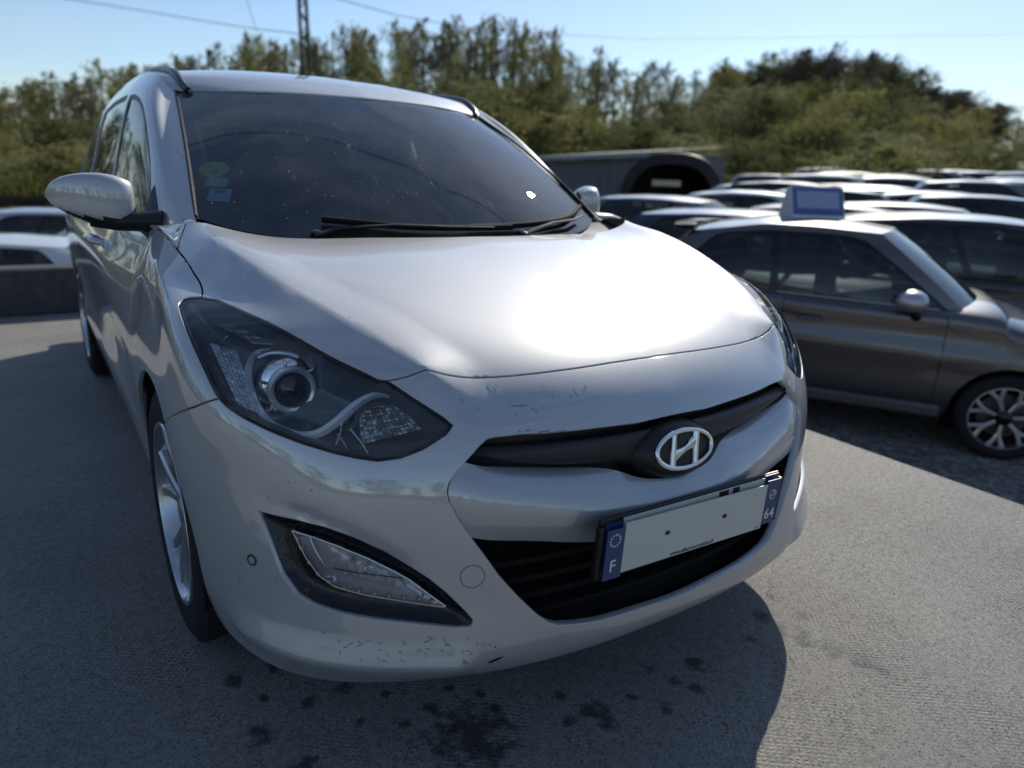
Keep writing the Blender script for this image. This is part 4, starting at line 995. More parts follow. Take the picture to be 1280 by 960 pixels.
# ---- wheels
M_alloy = mat('alloy_silver', (.50, .51, .53), .26, .9, coat=.6)
M_brake = mat('brake_steel', (.10, .09, .085), .5, .7)
M_tyre = mat('tyre_rubber', (.022, .022, .023), .82, spec=.25)
n_ = noise(M_tyre, 120, 4); b_ = bump(M_tyre, n_.outputs['Fac'], .25, .002); lk(M_tyre, b_.outputs[0], bsdf(M_tyre).inputs['Normal'])
def make_wheel(name, parent, rad=.318, rim=.226, wid=.205, spokes=5, twin=True, style='wagon'):
    """wheel about its own centre, axle along local X, outer face towards +X"""
    t = obj(name, None, parent) if False else bpy.data.objects.new(name, None); col.objects.link(t); t.parent = parent; t.empty_display_size = .1
    h = wid/2; Mx = np.array([[0, 0, 1], [1, 0, 0], [0, 1, 0]], float)
    prof = [(rim-.004, h-.022), (rim+.004, h-.006), (rim+.018, h+.001), (rim+(rad-rim)*.5, h+.005), (rad-.022, h-.002), (rad-.008, h-.012), (rad-.001, h-.026)]
    for k in (-1.5, -.5, .5, 1.5)[::-1]:
        x = k*wid*.19; prof += [(rad, x+.006), (rad-.008, x+.004), (rad-.008, x-.004), (rad, x-.006)]
    prof += [(rad-.001, -h+.026), (rad-.008, -h+.012), (rad-.022, -h+.002), (rim+.01, -h), (rim-.004, -h+.02)]
    mb = MB(); mb.lathe(prof, 64, Mx)
    if style == 'wagon':      # cross-cut tread blocks on both shoulders
        for k in range(72):
            a = 2*math.pi*k/72
            for s_ in (-1, 1):
                c, s2 = math.cos(a), math.sin(a); Mk = np.array([[1, 0, 0], [0, -s2, c], [0, c, s2]]).T
                Mk = np.stack([np.array([1, 0, 0]), np.array([0, -s2, c]), np.array([0, c, s2])], 1)
                mb.box((0, 0, 0), (.036, .0175, .012), M=Mk); mb.V[-1] += np.array([s_*(h-.033), c*(rad-.0035), s2*(rad-.0035)])
    mb.build('tyre', M_tyre, t, ang=30)
    mb = MB(); mb.lathe([(rim+.003, h-.004), (rim+.001, h+.001), (rim-.006, h+.001), (rim-.011, h-.008), (rim-.016, h-.05), (rim-.03, -h+.03), (rim, -h+.01)], 56, Mx)
    ro = mb.build('rim', M_alloy, t)
    if style == 'wagon':
        for k in range(spokes):
            for d in (-1, 1):
                a = 2*math.pi*k/spokes+.2; mb = MB(); G = []
                for r_ in np.linspace(.045, rim-.010, 10):
                    f = (r_-.045)/(rim-.055); aa = a+d*(.10+.16*f)*(1 if True else 0); w = .015-.003*f+.006*f*f; x0 = h-.030+.022*f
                    c, s2 = math.cos(aa), math.sin(aa); rad_v = np.array([0, c, s2]); tan = np.array([0, -s2, c])
                    G.append([rad_v*r_-tan*w+[x0-.030, 0, 0], rad_v*r_-tan*w+[x0-.006, 0, 0], rad_v*r_-tan*w*.6+[x0, 0, 0], rad_v*r_+tan*w*.6+[x0, 0, 0], rad_v*r_+tan*w+[x0-.006, 0, 0], rad_v*r_+tan*w+[x0-.030, 0, 0]])
                mb.grid(G, flip=True); mb.build('spoke', M_alloy, t)
    else:                      # Y-shaped spokes
        for k in range(spokes):
            a = 2*math.pi*k/spokes+.15
            for d in (-1, 1):
                mb = MB(); G = []
                for r_ in np.linspace(.05, rim-.006, 12):
                    f = (r_-.05)/(rim-.056); aa = a+d*(.02+.20*max(0, f-.42)/.58+.0); w = .011+.004*f; x0 = h-.022+.012*f
                    c, s2 = math.cos(aa), math.sin(aa); rv = np.array([0, c, s2]); tn = np.array([0, -s2, c])
                    G.append([rv*r_-tn*w+[x0-.03, 0, 0], rv*r_-tn*w+[x0-.004, 0, 0], rv*r_-tn*w*.6+[x0, 0, 0], rv*r_+tn*w*.6+[x0, 0, 0], rv*r_+tn*w+[x0-.004, 0, 0], rv*r_+tn*w+[x0-.03, 0, 0]])
                mb.grid(G, flip=True); mb.build('spoke', M_alloy, t)
    mb = MB(); mb.lathe([(.0003, h-.016), (.026, h-.017), (.034, h-.022), (.056, h-.030), (.062, h-.06)], 30, Mx); mb.build('hub_cap', M_alloy if style == 'wagon' else M_gloss, t)
    mb = MB(); mb.lathe([(.05, .0), (.148, .0), (.148, -.022), (.05, -.022)], 40, Mx); mb.build('brake_disc', M_brake, t)
    mb = MB(); mb.lathe([(.0, -.03), (rim-.02, -.03)], 30, Mx); mb.build('wheel_back', M_matte, t)
    return t
def copy_tree(o, parent=None):
    c = o.copy(); col.objects.link(c); c.parent = parent
    for ch in list(o.children): copy_tree(ch, c)
    return c
w0 = make_wheel('wheel', wagon)
w0.location = (.888-.1025, .88, .318)
for (x, y, rz) in ((-.888+.1025, .88, math.pi), (.888-.1025, 3.53, 0), (-.888+.1025, 3.53, math.pi)):
    w = copy_tree(w0, wagon); w.location = (x, y, .318); w.rotation_euler = (0 if rz == 0 else .3, 0, rz)
# ---- door mirrors
M_mirror = mat('mirror_glass', (.85, .86, .88), .02, 1.0)
def mirror(sd):
    # shell: rings along the width, from the arm (inboard) to the outer tip
    rings = [(.834,1.392,1.028,.052,.045),(.846,1.378,1.029,.066,.060),(.88,1.368,1.033,.075,.068),(.92,1.370,1.040,.073,.068),(.965,1.380,1.048,.062,.060),(1.005,1.396,1.053,.047,.046),(1.032,1.413,1.053,.028,.028),(1.043,1.426,1.050,.006,.008)]
    V = []; n = 28
    for x, y, z, rz_, ry in rings:
        for k in range(n):
            a = 2*math.pi*k/n; c, s2 = math.cos(a), math.sin(a); cy = math.copysign(abs(c)**.62, c); sz_ = math.copysign(abs(s2)**.72, s2)
            fy = ry*(.62 if cy < 0 else .55); V.append((x, y+fy*cy, z+rz_*sz_))
    V = np.array(V); m_ = len(rings); F = [(i*n+k, (i+1)*n+k, (i+1)*n+(k+1) % n, i*n+(k+1) % n) for i in range(m_-1) for k in range(n)]+[tuple(range(n))]
    fm = []
    for f in F: fm.append(1 if V[list(f)][:, 2].mean()-np.interp(V[list(f)][:, 0].mean(), [.84, 1.04], [1.03, 1.05]) < -.040 else 0)
    S2 = 1.0
    fold = (lambda Q: np.asarray(Q, float)) if sd < 0 else (lambda Q: np.asarray(Q, float)@np.array([[math.cos(R(58)), math.sin(R(58)), 0], [-math.sin(R(58)), math.cos(R(58)), 0], [0, 0, 1]])+np.array([.80, 1.37, 0])-np.array([.80, 1.37, 0])@np.array([[math.cos(R(58)), math.sin(R(58)), 0], [-math.sin(R(58)), math.cos(R(58)), 0], [0, 0, 1]]))
    V = fold(V)
    me = mkmesh('mirror_shell', V*[sd, 1, 1], F if sd < 0 else [f[::-1] for f in F], [M_silver, M_black], None, True, fm); mo = obj('door_mirror', me, wagon); sharp(me, 50)
    sub = mo.modifiers.new('s', 'SUBSURF'); sub.levels = sub.render_levels = 2
    # arm and sail panel
    mb = MB(); mb.tube(np.array([(.775,1.335,.985),(.81,1.345,.985),(.85,1.355,.985),(.89,1.362,.984),(.95,1.372,.982)])*[sd, 1, 1], [.040, .036, .033, .030, .014], 12, flat=.8); mb.build('mirror_arm', M_black, mo)
    pts = [gl(1.315, .952), gl(1.50, .985), gl(1.50, 1.055), gl(1.46, 1.035), gl(1.36, .985)]
    mb = MB(); G = [[(.823,1.285,.944),(.826,1.40,.95),(.826,1.47,.962)],[(.795,1.31,.965),(.812,1.40,.985),(.812,1.46,.99)],[(.778,1.355,1.005),(.790,1.415,1.03),(.795,1.455,1.03)],[(.752,1.43,1.06),(.762,1.47,1.075),(.775,1.475,1.07)],[(.735,1.50,1.115),(.742,1.508,1.115),(.748,1.505,1.10)]]
    mb.grid(np.array(G)*[sd, 1, 1], flip=sd > 0); mb.build('mirror_sail', M_trim, mo)
    mb = MB(); mb.lathe([(.0002, 0), (.05, 0)], 24, (axis_to([0, 1, 0]) if sd < 0 else axis_to([-.85, .53, 0]))@np.diag([1.5, 1.0, 1]), fold([(.935, 1.415, 1.040)])[0]*[sd, 1, 1]); mb.build('mirror_glass', M_mirror, mo)
for sd in (-1, 1): mirror(sd)
# ---- wipers
def wiper(pts, blade, name='wiper'):
    mb = MB(); mb.tube(pts, np.interp(np.linspace(0, 1, len(pts)), [0, .3, 1], [.014, .010, .006]), 8, flat=.6); w_ = mb.build(name, M_black, wagon)
    mb = MB(); mb.tube(blade, .008, 8, flat=1.2); mb.build('wiper_blade', M_matte, w_); mb = MB(); mb.lathe([(.0002, .016), (.014, .014), (.017, 0), (.02, -.03)], 14, axis_to([0, -.4, .9]), pts[0]); mb.build('wiper_pivot', M_gloss, w_)
def onw(s_, v, x_sign, h=.012):
    u_ = float(np.interp(s_, [0, .25, .48, .62, .706], [0, 1, 2, 3, 4])); a, b = np.array([u_]), np.array([v]); p = SW.at(a, b)[0]+SW.normal(a, b)[0]*h; return p*[x_sign, 1, 1]
piv1 = np.array([-.44, 1.045, .968]); piv2 = np.array([.20, .985, .966])
wiper(np.array([piv1, piv1+[.06, .02, .018], onw(.22, .22, -1, .022), onw(.06, .20, -1, .02), onw(.10, .18, 1, .02)]), smooth_pl([onw(.40, .34, -1), onw(.2, .26, -1), onw(0, .23, 1), onw(.18, .22, 1)], 20))
wiper(np.array([piv2, piv2+[.06, .02, .016], onw(.36, .20, 1, .022), onw(.50, .20, 1, .02), onw(.58, .22, 1, .02)]), smooth_pl([onw(.02, .24, 1), onw(.25, .26, 1), onw(.48, .30, 1), onw(.64, .40, 1)], 20))
# ---- cabin
M_dash = mat('dashboard', (.030, .031, .034), .75); n_ = noise(M_dash, 300, 2); b_ = bump(M_dash, n_.outputs['Fac'], .2, .001); lk(M_dash, b_.outputs[0], bsdf(M_dash).inputs['Normal'])
M_seat = mat('seat_cloth', (.035, .036, .04), .9, spec=.2); M_liner = mat('headliner', (.42, .42, .40), .95, spec=.1)
mb = MB(); G = []
for x in np.linspace(-.68, .68, 25):
    e = (x/.68)**4*.10; hump = .035*math.exp(-((x-.36)/.16)**2); G.append([(x, 1.02+e, .93), (x, 1.14+e, .945), (x, 1.34+e*.6, .955+hump), (x, 1.50+e*.3, .935+hump*.6), (x, 1.56, .86), (x, 1.54, .62), (x, 1.5, .4)])
mb.grid(G); mb.build('dashboard', M_dash, wagon, ang=60)
mb = MB(); ring = []
for a in np.linspace(0, 2*math.pi, 41): ring.append(np.array([.36, 1.68, .88])+np.array([.185*math.cos(a), .185*math.sin(a)*-.36, .185*math.sin(a)*.93]))
mb.tube(ring, .016, 8, caps=False); sw_o = mb.build('steering_wheel', M_black, wagon)
for a in (R(200), R(340), R(270)):
    mb = MB(); c = np.array([.36, 1.66, .88]); e = c+np.array([.18*math.cos(a), .18*math.sin(a)*-.36, .18*math.sin(a)*.93]); mb.tube([c, e], .018, 8, flat=.6); mb.build('wheel_spoke', M_black, sw_o)
mb = MB(); mb.box((.36, 1.65, .875), (.12, .05, .10), bev=.03); mb.build('airbag_cover', M_dash, sw_o)
def seat(x, y, wide=.50):
    t = bpy.data.objects.new('seat', None); col.objects.link(t); t.parent = wagon; t.location = (x, y, 0)
    mb = MB(); G = []
    for f in np.linspace(0, 1, 12):
        z = .52+.58*f; yy = .10+.20*f; hw = wide/2*(1-.18*f**3); G.append([(hw*sx, yy+.05*abs(sx)**3*-1-.055*(1-abs(sx)**4), z) for sx in np.linspace(-1, 1, 13)])
    G2 = [[(p[0], p[1]+.11, p[2]) for p in row] for row in G]
    mb.grid(G, flip=True); mb.grid(G2); mb.grid([G[-1], G2[-1]], flip=True); mb.grid([[r_[0] for r_ in G], [r_[0] for r_ in G2]]); mb.grid([[r_[-1] for r_ in G], [r_[-1] for r_ in G2]], flip=True); mb.build('seat_back', M_seat, t)
    mb = MB(); mb.box((0, -.20, .45), (wide, .52, .16), bev=.05); mb.build('seat_cushion', M_seat, t)
    mb = MB(); mb.box((0, .33, 1.20), (.26, .10, .17), bev=.04); hr = mb.build('headrest', M_seat, t)
    mb = MB()
    for sx in (-.06, .06): mb.tube([(sx, .33, 1.05), (sx, .33, 1.14)], .007, 6)
    mb.build('headrest_post', M_satin, t)
for x in (-.36, .36): seat(x, 2.05)
for x in (-.40, .0, .40): seat(x, 2.95, .42)
mb = MB(); mb.box((0, 1.80, 1.30), (.235, .03, .065), bev=.012); mb.tube([(0, 1.79, 1.30), (0, 1.78, 1.36)], .012, 8); mb.build('rear_view_mirror', M_black, wagon)
mb = MB(); mb.grid([[(x*w_, y, z-.025-.03*abs(x)**3) for x in np.linspace(-1, 1, 15)] for y, z, w_ in ((1.83, 1.395, .52), (2.1, 1.435, .58), (2.6, 1.455, .60), (3.4, 1.44, .58), (4.0, 1.40, .54))]); mb.build('headliner', M_liner, wagon)
mb = MB(); mb.box((0, 2.6, .30), (1.5, 2.6, .02)); mb.build('cabin_floor', M_dash, wagon)
for sd in (-1, 1):
    mb = MB(); mb.grid(np.array([[(.80, 1.35, .93), (.80, 2.3, .95), (.79, 3.2, .97), (.76, 4.1, .99)], [(.77, 1.35, .93), (.76, 2.3, .95), (.75, 3.2, .97), (.72, 4.1, .99)], [(.76, 1.35, .4), (.75, 2.3, .4), (.74, 3.2, .4), (.72, 4.1, .4)]])*[sd, 1, 1]); mb.build('door_trim', M_dash, wagon)
    mb = MB(); mb.tube(np.array([(.66, 1.30, 1.0), (.625, 1.55, 1.13), (.595, 1.78, 1.25), (.56, 2.0, 1.36)])*[sd, 1, 1], .028, 8, flat=.6); mb.build('pillar_trim', M_liner, wagon)
# pale streak of the inner pillar edge, windscreen stickers
def sticker(name, uvc, w_, h_, m_, round_=False, parent=wind, off=.0070):
    u_, v_ = uvc; a, b = np.array([u_]), np.array([v_]); c = SW.at(a, b)[0]; n0_ = SW.normal(a, b)[0]; ex = np.cross([0, 0, 1], n0_); ex = -ex/np.linalg.norm(ex); ex = ex if ex[0] > 0 else -ex; ey_ = np.cross(n0_, ex); ey_ = ey_ if ey_[2] > 0 else -ey_
    c = c-n0_*off; mb = MB()
    if round_:
        n = 28; V = [c]+[c+ex*w_/2*math.cos(t)+ey_*h_/2*math.sin(t) for t in np.linspace(0, 2*math.pi, n, endpoint=False)]; mb.add(V, [(0, 1+i, 1+(i+1) % n) for i in range(n)])
    else: mb.add([c-ex*w_/2-ey_*h_/2, c+ex*w_/2-ey_*h_/2, c+ex*w_/2+ey_*h_/2, c-ex*w_/2+ey_*h_/2], [(0, 1, 2, 3)])
    mb.V = [flipx(v) for v in mb.V]; mb.F = [f[::-1] for f in mb.F]; return mb.build(name, m_, parent, smooth=False)
def wpix(px, py): return SW.pix(px, py)
st1 = sticker('round_sticker', wpix(267, 209), .085, .085, mat('sticker_green', (.62, .74, .10), .6), True)
sticker('insurance_sticker', wpix(270.5, 225), .060, .042, mat('sticker_teal', (.45, .72, .72), .6))
sticker('inspection_sticker', wpix(274, 241), .062, .058, mat('sticker_pale', (.62, .80, .86), .6))
sticker('sticker_print', wpix(274, 237), .030, .012, mat('sticker_blue', (.06, .17, .45), .6), off=.0066)
sticker('sticker_band', wpix(272, 232), .064, .010, mat('sticker_dark', (.02, .05, .06), .6), off=.0066)
sticker('sticker_dots', wpix(268, 211), .022, .022, mat('sticker_grey', (.35,.42,.36), .6), True, off=.0066)

# rain drops and specks dried on the windscreen, too small and many to pick apart
r4 = np.random.default_rng(9); mb = MB()
def drop(px_, py_, r_):
    uv_ = SW.pix(px_, py_) if px_ < 596 else None
    if uv_ is not None: sgx = -1
    else:
        h = SW.hit(CAM, ray(px_, py_)); sgx = 1
        if h is None: return
        uv_ = h
    if not (0.1 < uv_[1] < 3.9 and uv_[0] < 3.9): return
    X = SW.base(uv_[:1], uv_[1:])[0]; n0_ = SW._n(uv_[:1], uv_[1:], SW.base)[0]*SW.sgn; Md = axis_to(n0_); V0 = len(mb.V); mb.lathe([(.0002, r_*.5), (r_*.7, r_*.38), (r_, 0)], 6, Md, X-n0_*.0038)
    if sgx < 0: mb.V[-1] = flipx(mb.V[-1])
for k in range(330):
    px_ = r4.choice([r4.uniform(240, 740), r4.normal(500, 60), r4.normal(680, 28)], p=[.4, .25, .35]); py_ = r4.uniform(125, 282); drop(px_, py_, r4.uniform(.0006, .0017)*(1.3 if r4.random() < .15 else 1))
for k in range(90):
    t = r4.uniform(0, 1); drop(668+40*t+r4.normal(0, 2), 242+32*t**1.4+r4.normal(0, 2), r4.uniform(.0008, .0018)); drop(692+30*t+r4.normal(0, 2), 243+26*t+r4.normal(0, 2), r4.uniform(.0008, .0016))
    a = r4.uniform(2, 5); drop(684+17*math.cos(a), 260+17*math.sin(a), r4.uniform(.0008, .0016))
o = mb.build('rain_drops', mat('water_specks', (.72, .74, .76), .12, 0, coat=1), wind, ang=None); o['kind'] = 'stuff'  # whitish base colour stands in for the sun glinting on the drops

# ================================================================== the place
LOT = -0.58
YARD = -1.22
def lotz(x, y):
    d = math.hypot(x+1.1, y+.9); az = math.degrees(math.atan2(x+1.1, y+.9)); k = max(0, min(1, (az-45)/14))
    return LOT+(.006+.024*k)*min(max(0, d-8), 52)
# ---- raised slab the estate car stands on
M_slab = mat('slab_surface', (.2, .2, .2), .9)
def slab_material(m_):
    b = bsdf(m_); t = nd(m_, 'ShaderNodeTexCoord'); P = t.outputs['Object']
    n1 = noise(m_, 1.6, 6, .6, vec=P); n2 = noise(m_, 42, 5, .65, vec=P); n3 = noise(m_, 210, 5, .75, vec=P)
    n5 = noise(m_, 130, 4, .8, vec=P); c5 = ramp(m_, n5.outputs['Fac'], [(.36, (.14, .14, .14)), (.46, (.85, .85, .85)), (.66, (1.2, 1.2, 1.18))])
    c1 = ramp(m_, n1.outputs['Fac'], [(.30, (.365, .350, .330)), (.55, (.475, .457, .430)), (.75, (.56, .535, .50))])
    c2 = ramp(m_, n2.outputs['Fac'], [(.30, (.62, .62, .62)), (.50, (.92, .92, .92)), (.7, (1.10, 1.09, 1.07))])
    mu = nd(m_, 'ShaderNodeMixRGB', blend_type='MULTIPLY'); mu.inputs['Fac'].default_value = 1; lk(m_, c1.outputs[0], mu.inputs['Color1']); lk(m_, c2.outputs[0], mu.inputs['Color2'])
    mu5 = nd(m_, 'ShaderNodeMixRGB', blend_type='MULTIPLY'); mu5.inputs['Fac'].default_value = .85; lk(m_, mu.outputs[0], mu5.inputs['Color1']); lk(m_, c5.outputs[0], mu5.inputs['Color2']); mu = mu5
    # dark specks of grit
    v = nd(m_, 'ShaderNodeTexVoronoi'); v.inputs['Scale'].default_value = 80; lk(m_, P, v.inputs['Vector']); sp = ramp(m_, v.outputs['Distance'], [(.13, (.16, .155, .15)), (.24, (1, 1, 1))])
    n4 = noise(m_, 9, 3, .5, vec=P); spm = ramp(m_, n4.outputs['Fac'], [(.43, (0, 0, 0)), (.60, (1, 1, 1))])
    mu2 = nd(m_, 'ShaderNodeMixRGB', blend_type='MULTIPLY'); lk(m_, spm.outputs[0], mu2.inputs['Fac']); lk(m_, mu.outputs[0], mu2.inputs['Color1']); lk(m_, sp.outputs[0], mu2.inputs['Color2'])
    # damp patches, each where it lies on the slab
    spots = [(590, 922, .105), (345, 832, .028), (292, 850, .026), (425, 862, .030), (385, 876, .022), (742, 888, .040), (712, 902, .020), (325, 918, .030), (868, 830, .032), (845, 850, .02), (600, 868, .018), (870, 860, .022), (790, 872, .015), (505, 905, .022), (450, 900, .016), (560, 860, .014), (815, 835, .02), (905, 905, .012), (380, 955, .03), (330, 872, .014), (950, 770, .03), (760, 905, .03), (620, 885, .02), (540, 885, .018), (700, 870, .02), (830, 885, .022), (480, 868, .016), (940, 800, .02)]
    last = None; wv = noise(m_, 26, 5, .65, vec=P)
    for px, py, r_ in spots:
        p = on_z(px, py, 0); dn = nd(m_, 'ShaderNodeVectorMath', operation='DISTANCE'); lk(m_, P, dn.inputs[0]); dn.inputs[1].default_value = tuple(p)
        dv = nd(m_, 'ShaderNodeMath', operation='DIVIDE'); lk(m_, dn.outputs['Value'], dv.inputs[0]); dv.inputs[1].default_value = r_
        if last is None: last = dv
        else:
            mn = nd(m_, 'ShaderNodeMath', operation='MINIMUM'); lk(m_, last.outputs[0], mn.inputs[0]); lk(m_, dv.outputs[0], mn.inputs[1]); last = mn
    wa = nd(m_, 'ShaderNodeMath', operation='MULTIPLY_ADD'); lk(m_, wv.outputs['Fac'], wa.inputs[0]); wa.inputs[1].default_value = 3.4; lk(m_, last.outputs[0], wa.inputs[2])
    wet = ramp(m_, wa.outputs[0], [(.0, (1, 1, 1))]); wet.color_ramp.elements[0].position = 0
    mr = nd(m_, 'ShaderNodeMapRange'); mr.inputs['From Min'].default_value = 2.05; mr.inputs['From Max'].default_value = 2.75; mr.inputs['To Min'].default_value = 1; mr.inputs['To Max'].default_value = 0; lk(m_, wa.outputs[0], mr.inputs['Value'])
    mw = nd(m_, 'ShaderNodeMixRGB', blend_type='MULTIPLY'); lk(m_, mr.outputs[0], mw.inputs['Fac']); lk(m_, mu2.outputs[0], mw.inputs['Color1']); mw.inputs['Color2'].default_value = (.20, .20, .20, 1)
    lk(m_, mw.outputs[0], b.inputs['Base Color'])
    rg = nd(m_, 'ShaderNodeMapRange'); rg.inputs['To Min'].default_value = .55; rg.inputs['To Max'].default_value = .42; lk(m_, mr.outputs[0], rg.inputs['Value'])
    # a shallow film of water on the sunny side
    last = None
    for px, py, r_ in [(912, 733, .03), (930, 748, .04), (950, 765, .045), (975, 785, .045), (1005, 800, .045), (1040, 812, .05), (1080, 826, .05), (1105, 838, .03), (965, 745, .03), (1000, 770, .03)]:
        p = on_z(px, py, 0); dn = nd(m_, 'ShaderNodeVectorMath', operation='DISTANCE'); lk(m_, P, dn.inputs[0]); dn.inputs[1].default_value = tuple(p)
        dv = nd(m_, 'ShaderNodeMath', operation='DIVIDE'); lk(m_, dn.outputs['Value'], dv.inputs[0]); dv.inputs[1].default_value = r_
        if last is None: last = dv
        else:
            mn = nd(m_, 'ShaderNodeMath', operation='MINIMUM'); lk(m_, last.outputs[0], mn.inputs[0]); lk(m_, dv.outputs[0], mn.inputs[1]); last = mn
    wf = nd(m_, 'ShaderNodeMath', operation='MULTIPLY_ADD'); lk(m_, wv.outputs['Fac'], wf.inputs[0]); wf.inputs[1].default_value = 3.0; lk(m_, last.outputs[0], wf.inputs[2])
    mf = nd(m_, 'ShaderNodeMapRange'); mf.inputs['From Min'].default_value = 1.9; mf.inputs['From Max'].default_value = 2.6; mf.inputs['To Min'].default_value = 1; mf.inputs['To Max'].default_value = 0; lk(m_, wf.outputs[0], mf.inputs['Value'])
    rm_ = nd(m_, 'ShaderNodeMix'); lk(m_, mf.outputs[0], rm_.inputs[0]); lk(m_, rg.outputs[0], rm_.inputs[2]); rm_.inputs[3].default_value = .30; lk(m_, rm_.outputs[0], b.inputs['Roughness'])
    # imprint: rows of little pits, fading in and out, over a rough skin
    mp_ = nd(m_, 'ShaderNodeMapping'); mp_.inputs['Rotation'].default_value = (0, 0, R(38)); lk(m_, P, mp_.inputs['Vector'])
    wob = noise(m_, 3, 2, .5, vec=P); ad = nd(m_, 'ShaderNodeMixRGB', blend_type='ADD'); ad.inputs['Fac'].default_value = .02; lk(m_, mp_.outputs[0], ad.inputs['Color1']); lk(m_, wob.outputs['Color'], ad.inputs['Color2'])
    w1 = nd(m_, 'ShaderNodeTexWave', wave_type='BANDS', bands_direction='X'); w1.inputs['Scale'].default_value = 22; w2 = nd(m_, 'ShaderNodeTexWave', wave_type='BANDS', bands_direction='Y'); w2.inputs['Scale'].default_value = 28
    for w in (w1, w2): lk(m_, ad.outputs[0], w.inputs['Vector']); w.inputs['Distortion'].default_value = 1.6; w.inputs['Detail'].default_value = 2; w.inputs['Detail Scale'].default_value = 2
    pm = nd(m_, 'ShaderNodeMath', operation='MULTIPLY'); lk(m_, w1.outputs['Fac'], pm.inputs[0]); lk(m_, w2.outputs['Fac'], pm.inputs[1])
    nf = noise(m_, 2.3, 3, .6, vec=P); fd = ramp(m_, nf.outputs['Fac'], [(.47, (.0,)*3), (.66, (1.0,)*3)]); pf = nd(m_, 'ShaderNodeMath', operation='MULTIPLY'); lk(m_, pm.outputs[0], pf.inputs[0]); lk(m_, fd.outputs[0], pf.inputs[1])
    h1 = nd(m_, 'ShaderNodeMath', operation='MULTIPLY_ADD'); lk(m_, n3.outputs['Fac'], h1.inputs[0]); h1.inputs[1].default_value = 2.2; lk(m_, pf.outputs[0], h1.inputs[2])
    h2 = nd(m_, 'ShaderNodeMath', operation='MULTIPLY_ADD'); lk(m_, n2.outputs['Fac'], h2.inputs[0]); h2.inputs[1].default_value = .8; lk(m_, h1.outputs[0], h2.inputs[2])
    bp = bump(m_, h2.outputs[0], 1.0, .0085); lk(m_, bp.outputs[0], b.inputs['Normal'])
slab_material(M_slab)
def sheet(name, xs, ys, zf, m_):
    xs, ys = np.array(xs), np.array(ys); V = [(x, y, zf(x, y)) for x in xs for y in ys]; b = len(ys)
    return obj(name, mkmesh(name, V, [(i*b+j, (i+1)*b+j, (i+1)*b+j+1, i*b+j+1) for i in range(len(xs)-1) for j in range(b-1)], m_))
mb = MB(); mb.box((-5.5, -3.4, -.65), (15.0, 18.0, 1.3), bev=.025)
slab_o = mb.build('concrete_slab', M_slab); tag(slab_o, kind='structure')
# low wall at the back of the slab
M_wall = mat('wall_render', (.060, .062, .070), .85); n_ = noise(M_wall, 14, 6); c_ = ramp(M_wall, n_.outputs['Fac'], [(.3, (.045, .047, .055)), (.7, (.085, .086, .092))]); lk(M_wall, c_.outputs[0], bsdf(M_wall).inputs['Base Color'])
mb = MB(); mb.box((-5.5, 5.48, .17), (15.0, .25, .34), bev=.015); tag(mb.build('low_wall', M_wall), 'low dark rendered wall along the back edge of the slab', 'wall')
# ---- gravel lot and the land beyond
M_gravel = mat('gravel', (.2, .19, .18), .95)
def gravel_mat(m_):
    b = bsdf(m_); t = nd(m_, 'ShaderNodeTexCoord'); P = t.outputs['Object']; v = nd(m_, 'ShaderNodeTexVoronoi'); v.inputs['Scale'].default_value = 34; lk(m_, P, v.inputs['Vector'])
    c = ramp(m_, v.outputs['Color'], [(.1, (.10, .098, .094)), (.5, (.22, .21, .20)), (.9, (.40, .39, .37))]); n = noise(m_, 1.2, 5, .6, vec=P); c2 = ramp(m_, n.outputs['Fac'], [(.3, (.6, .6, .6)), (.7, (1.1, 1.1, 1.1))])
    mu = nd(m_, 'ShaderNodeMixRGB', blend_type='MULTIPLY'); mu.inputs['Fac'].default_value = 1; lk(m_, c.outputs[0], mu.inputs['Color1']); lk(m_, c2.outputs[0], mu.inputs['Color2']); lk(m_, mu.outputs[0], b.inputs['Base Color'])
    bp = bump(m_, v.outputs['Distance'], .9, .02); lk(m_, bp.outputs[0], b.inputs['Normal'])
gravel_mat(M_gravel)
M_land = mat('rough_grass_land', (.10, .11, .04), .95)
n_ = noise(M_land, .35, 8, .65); c_ = ramp(M_land, n_.outputs['Fac'], [(.3, (.035, .045, .015)), (.5, (.09, .10, .03)), (.7, (.16, .16, .06))]); lk(M_land, c_.outputs[0], bsdf(M_land).inputs['Base Color'])
def landz(x, y):
    d = math.hypot(x+1.1, y+.9); az = math.degrees(math.atan2(x+1.1, y+.9))
    base = LOT-.78+.028*min(max(0, d-8), 40)*max(0, min(1, (az-22)/15)) if -90 < az < 120 else LOT-.78
    k = max(0, min(1, (d-42)/70)); hill = k*k*(3-2*k)*(2.5+4.0*math.exp(-((az-56)/12)**2)+2*math.exp(-((az-25)/22)**2)) if -60 < az < 110 else k*3
    return base+hill
gx = np.concatenate([-np.geomspace(900, 6, 26), np.linspace(-4, 40, 45), np.geomspace(44, 900, 32)]); gy = np.concatenate([-np.geomspace(900, 6, 20), np.linspace(-4, 60, 60), np.geomspace(65, 900, 30)])
tag(sheet('grass_land', gx, gy, landz, M_land), kind='structure')
def lot_y(x): return 0
xs = np.linspace(1.8, 46, 70); ys = np.linspace(-14, 44, 80)
tag(sheet('gravel_lot', xs, ys, lambda x, y: lotz(x, y), M_gravel), kind='structure')
tag(sheet('gravel_yard', np.linspace(-22, 1.9, 40), np.linspace(5.3, 17, 24), lambda x, y: YARD, M_gravel), kind='structure')

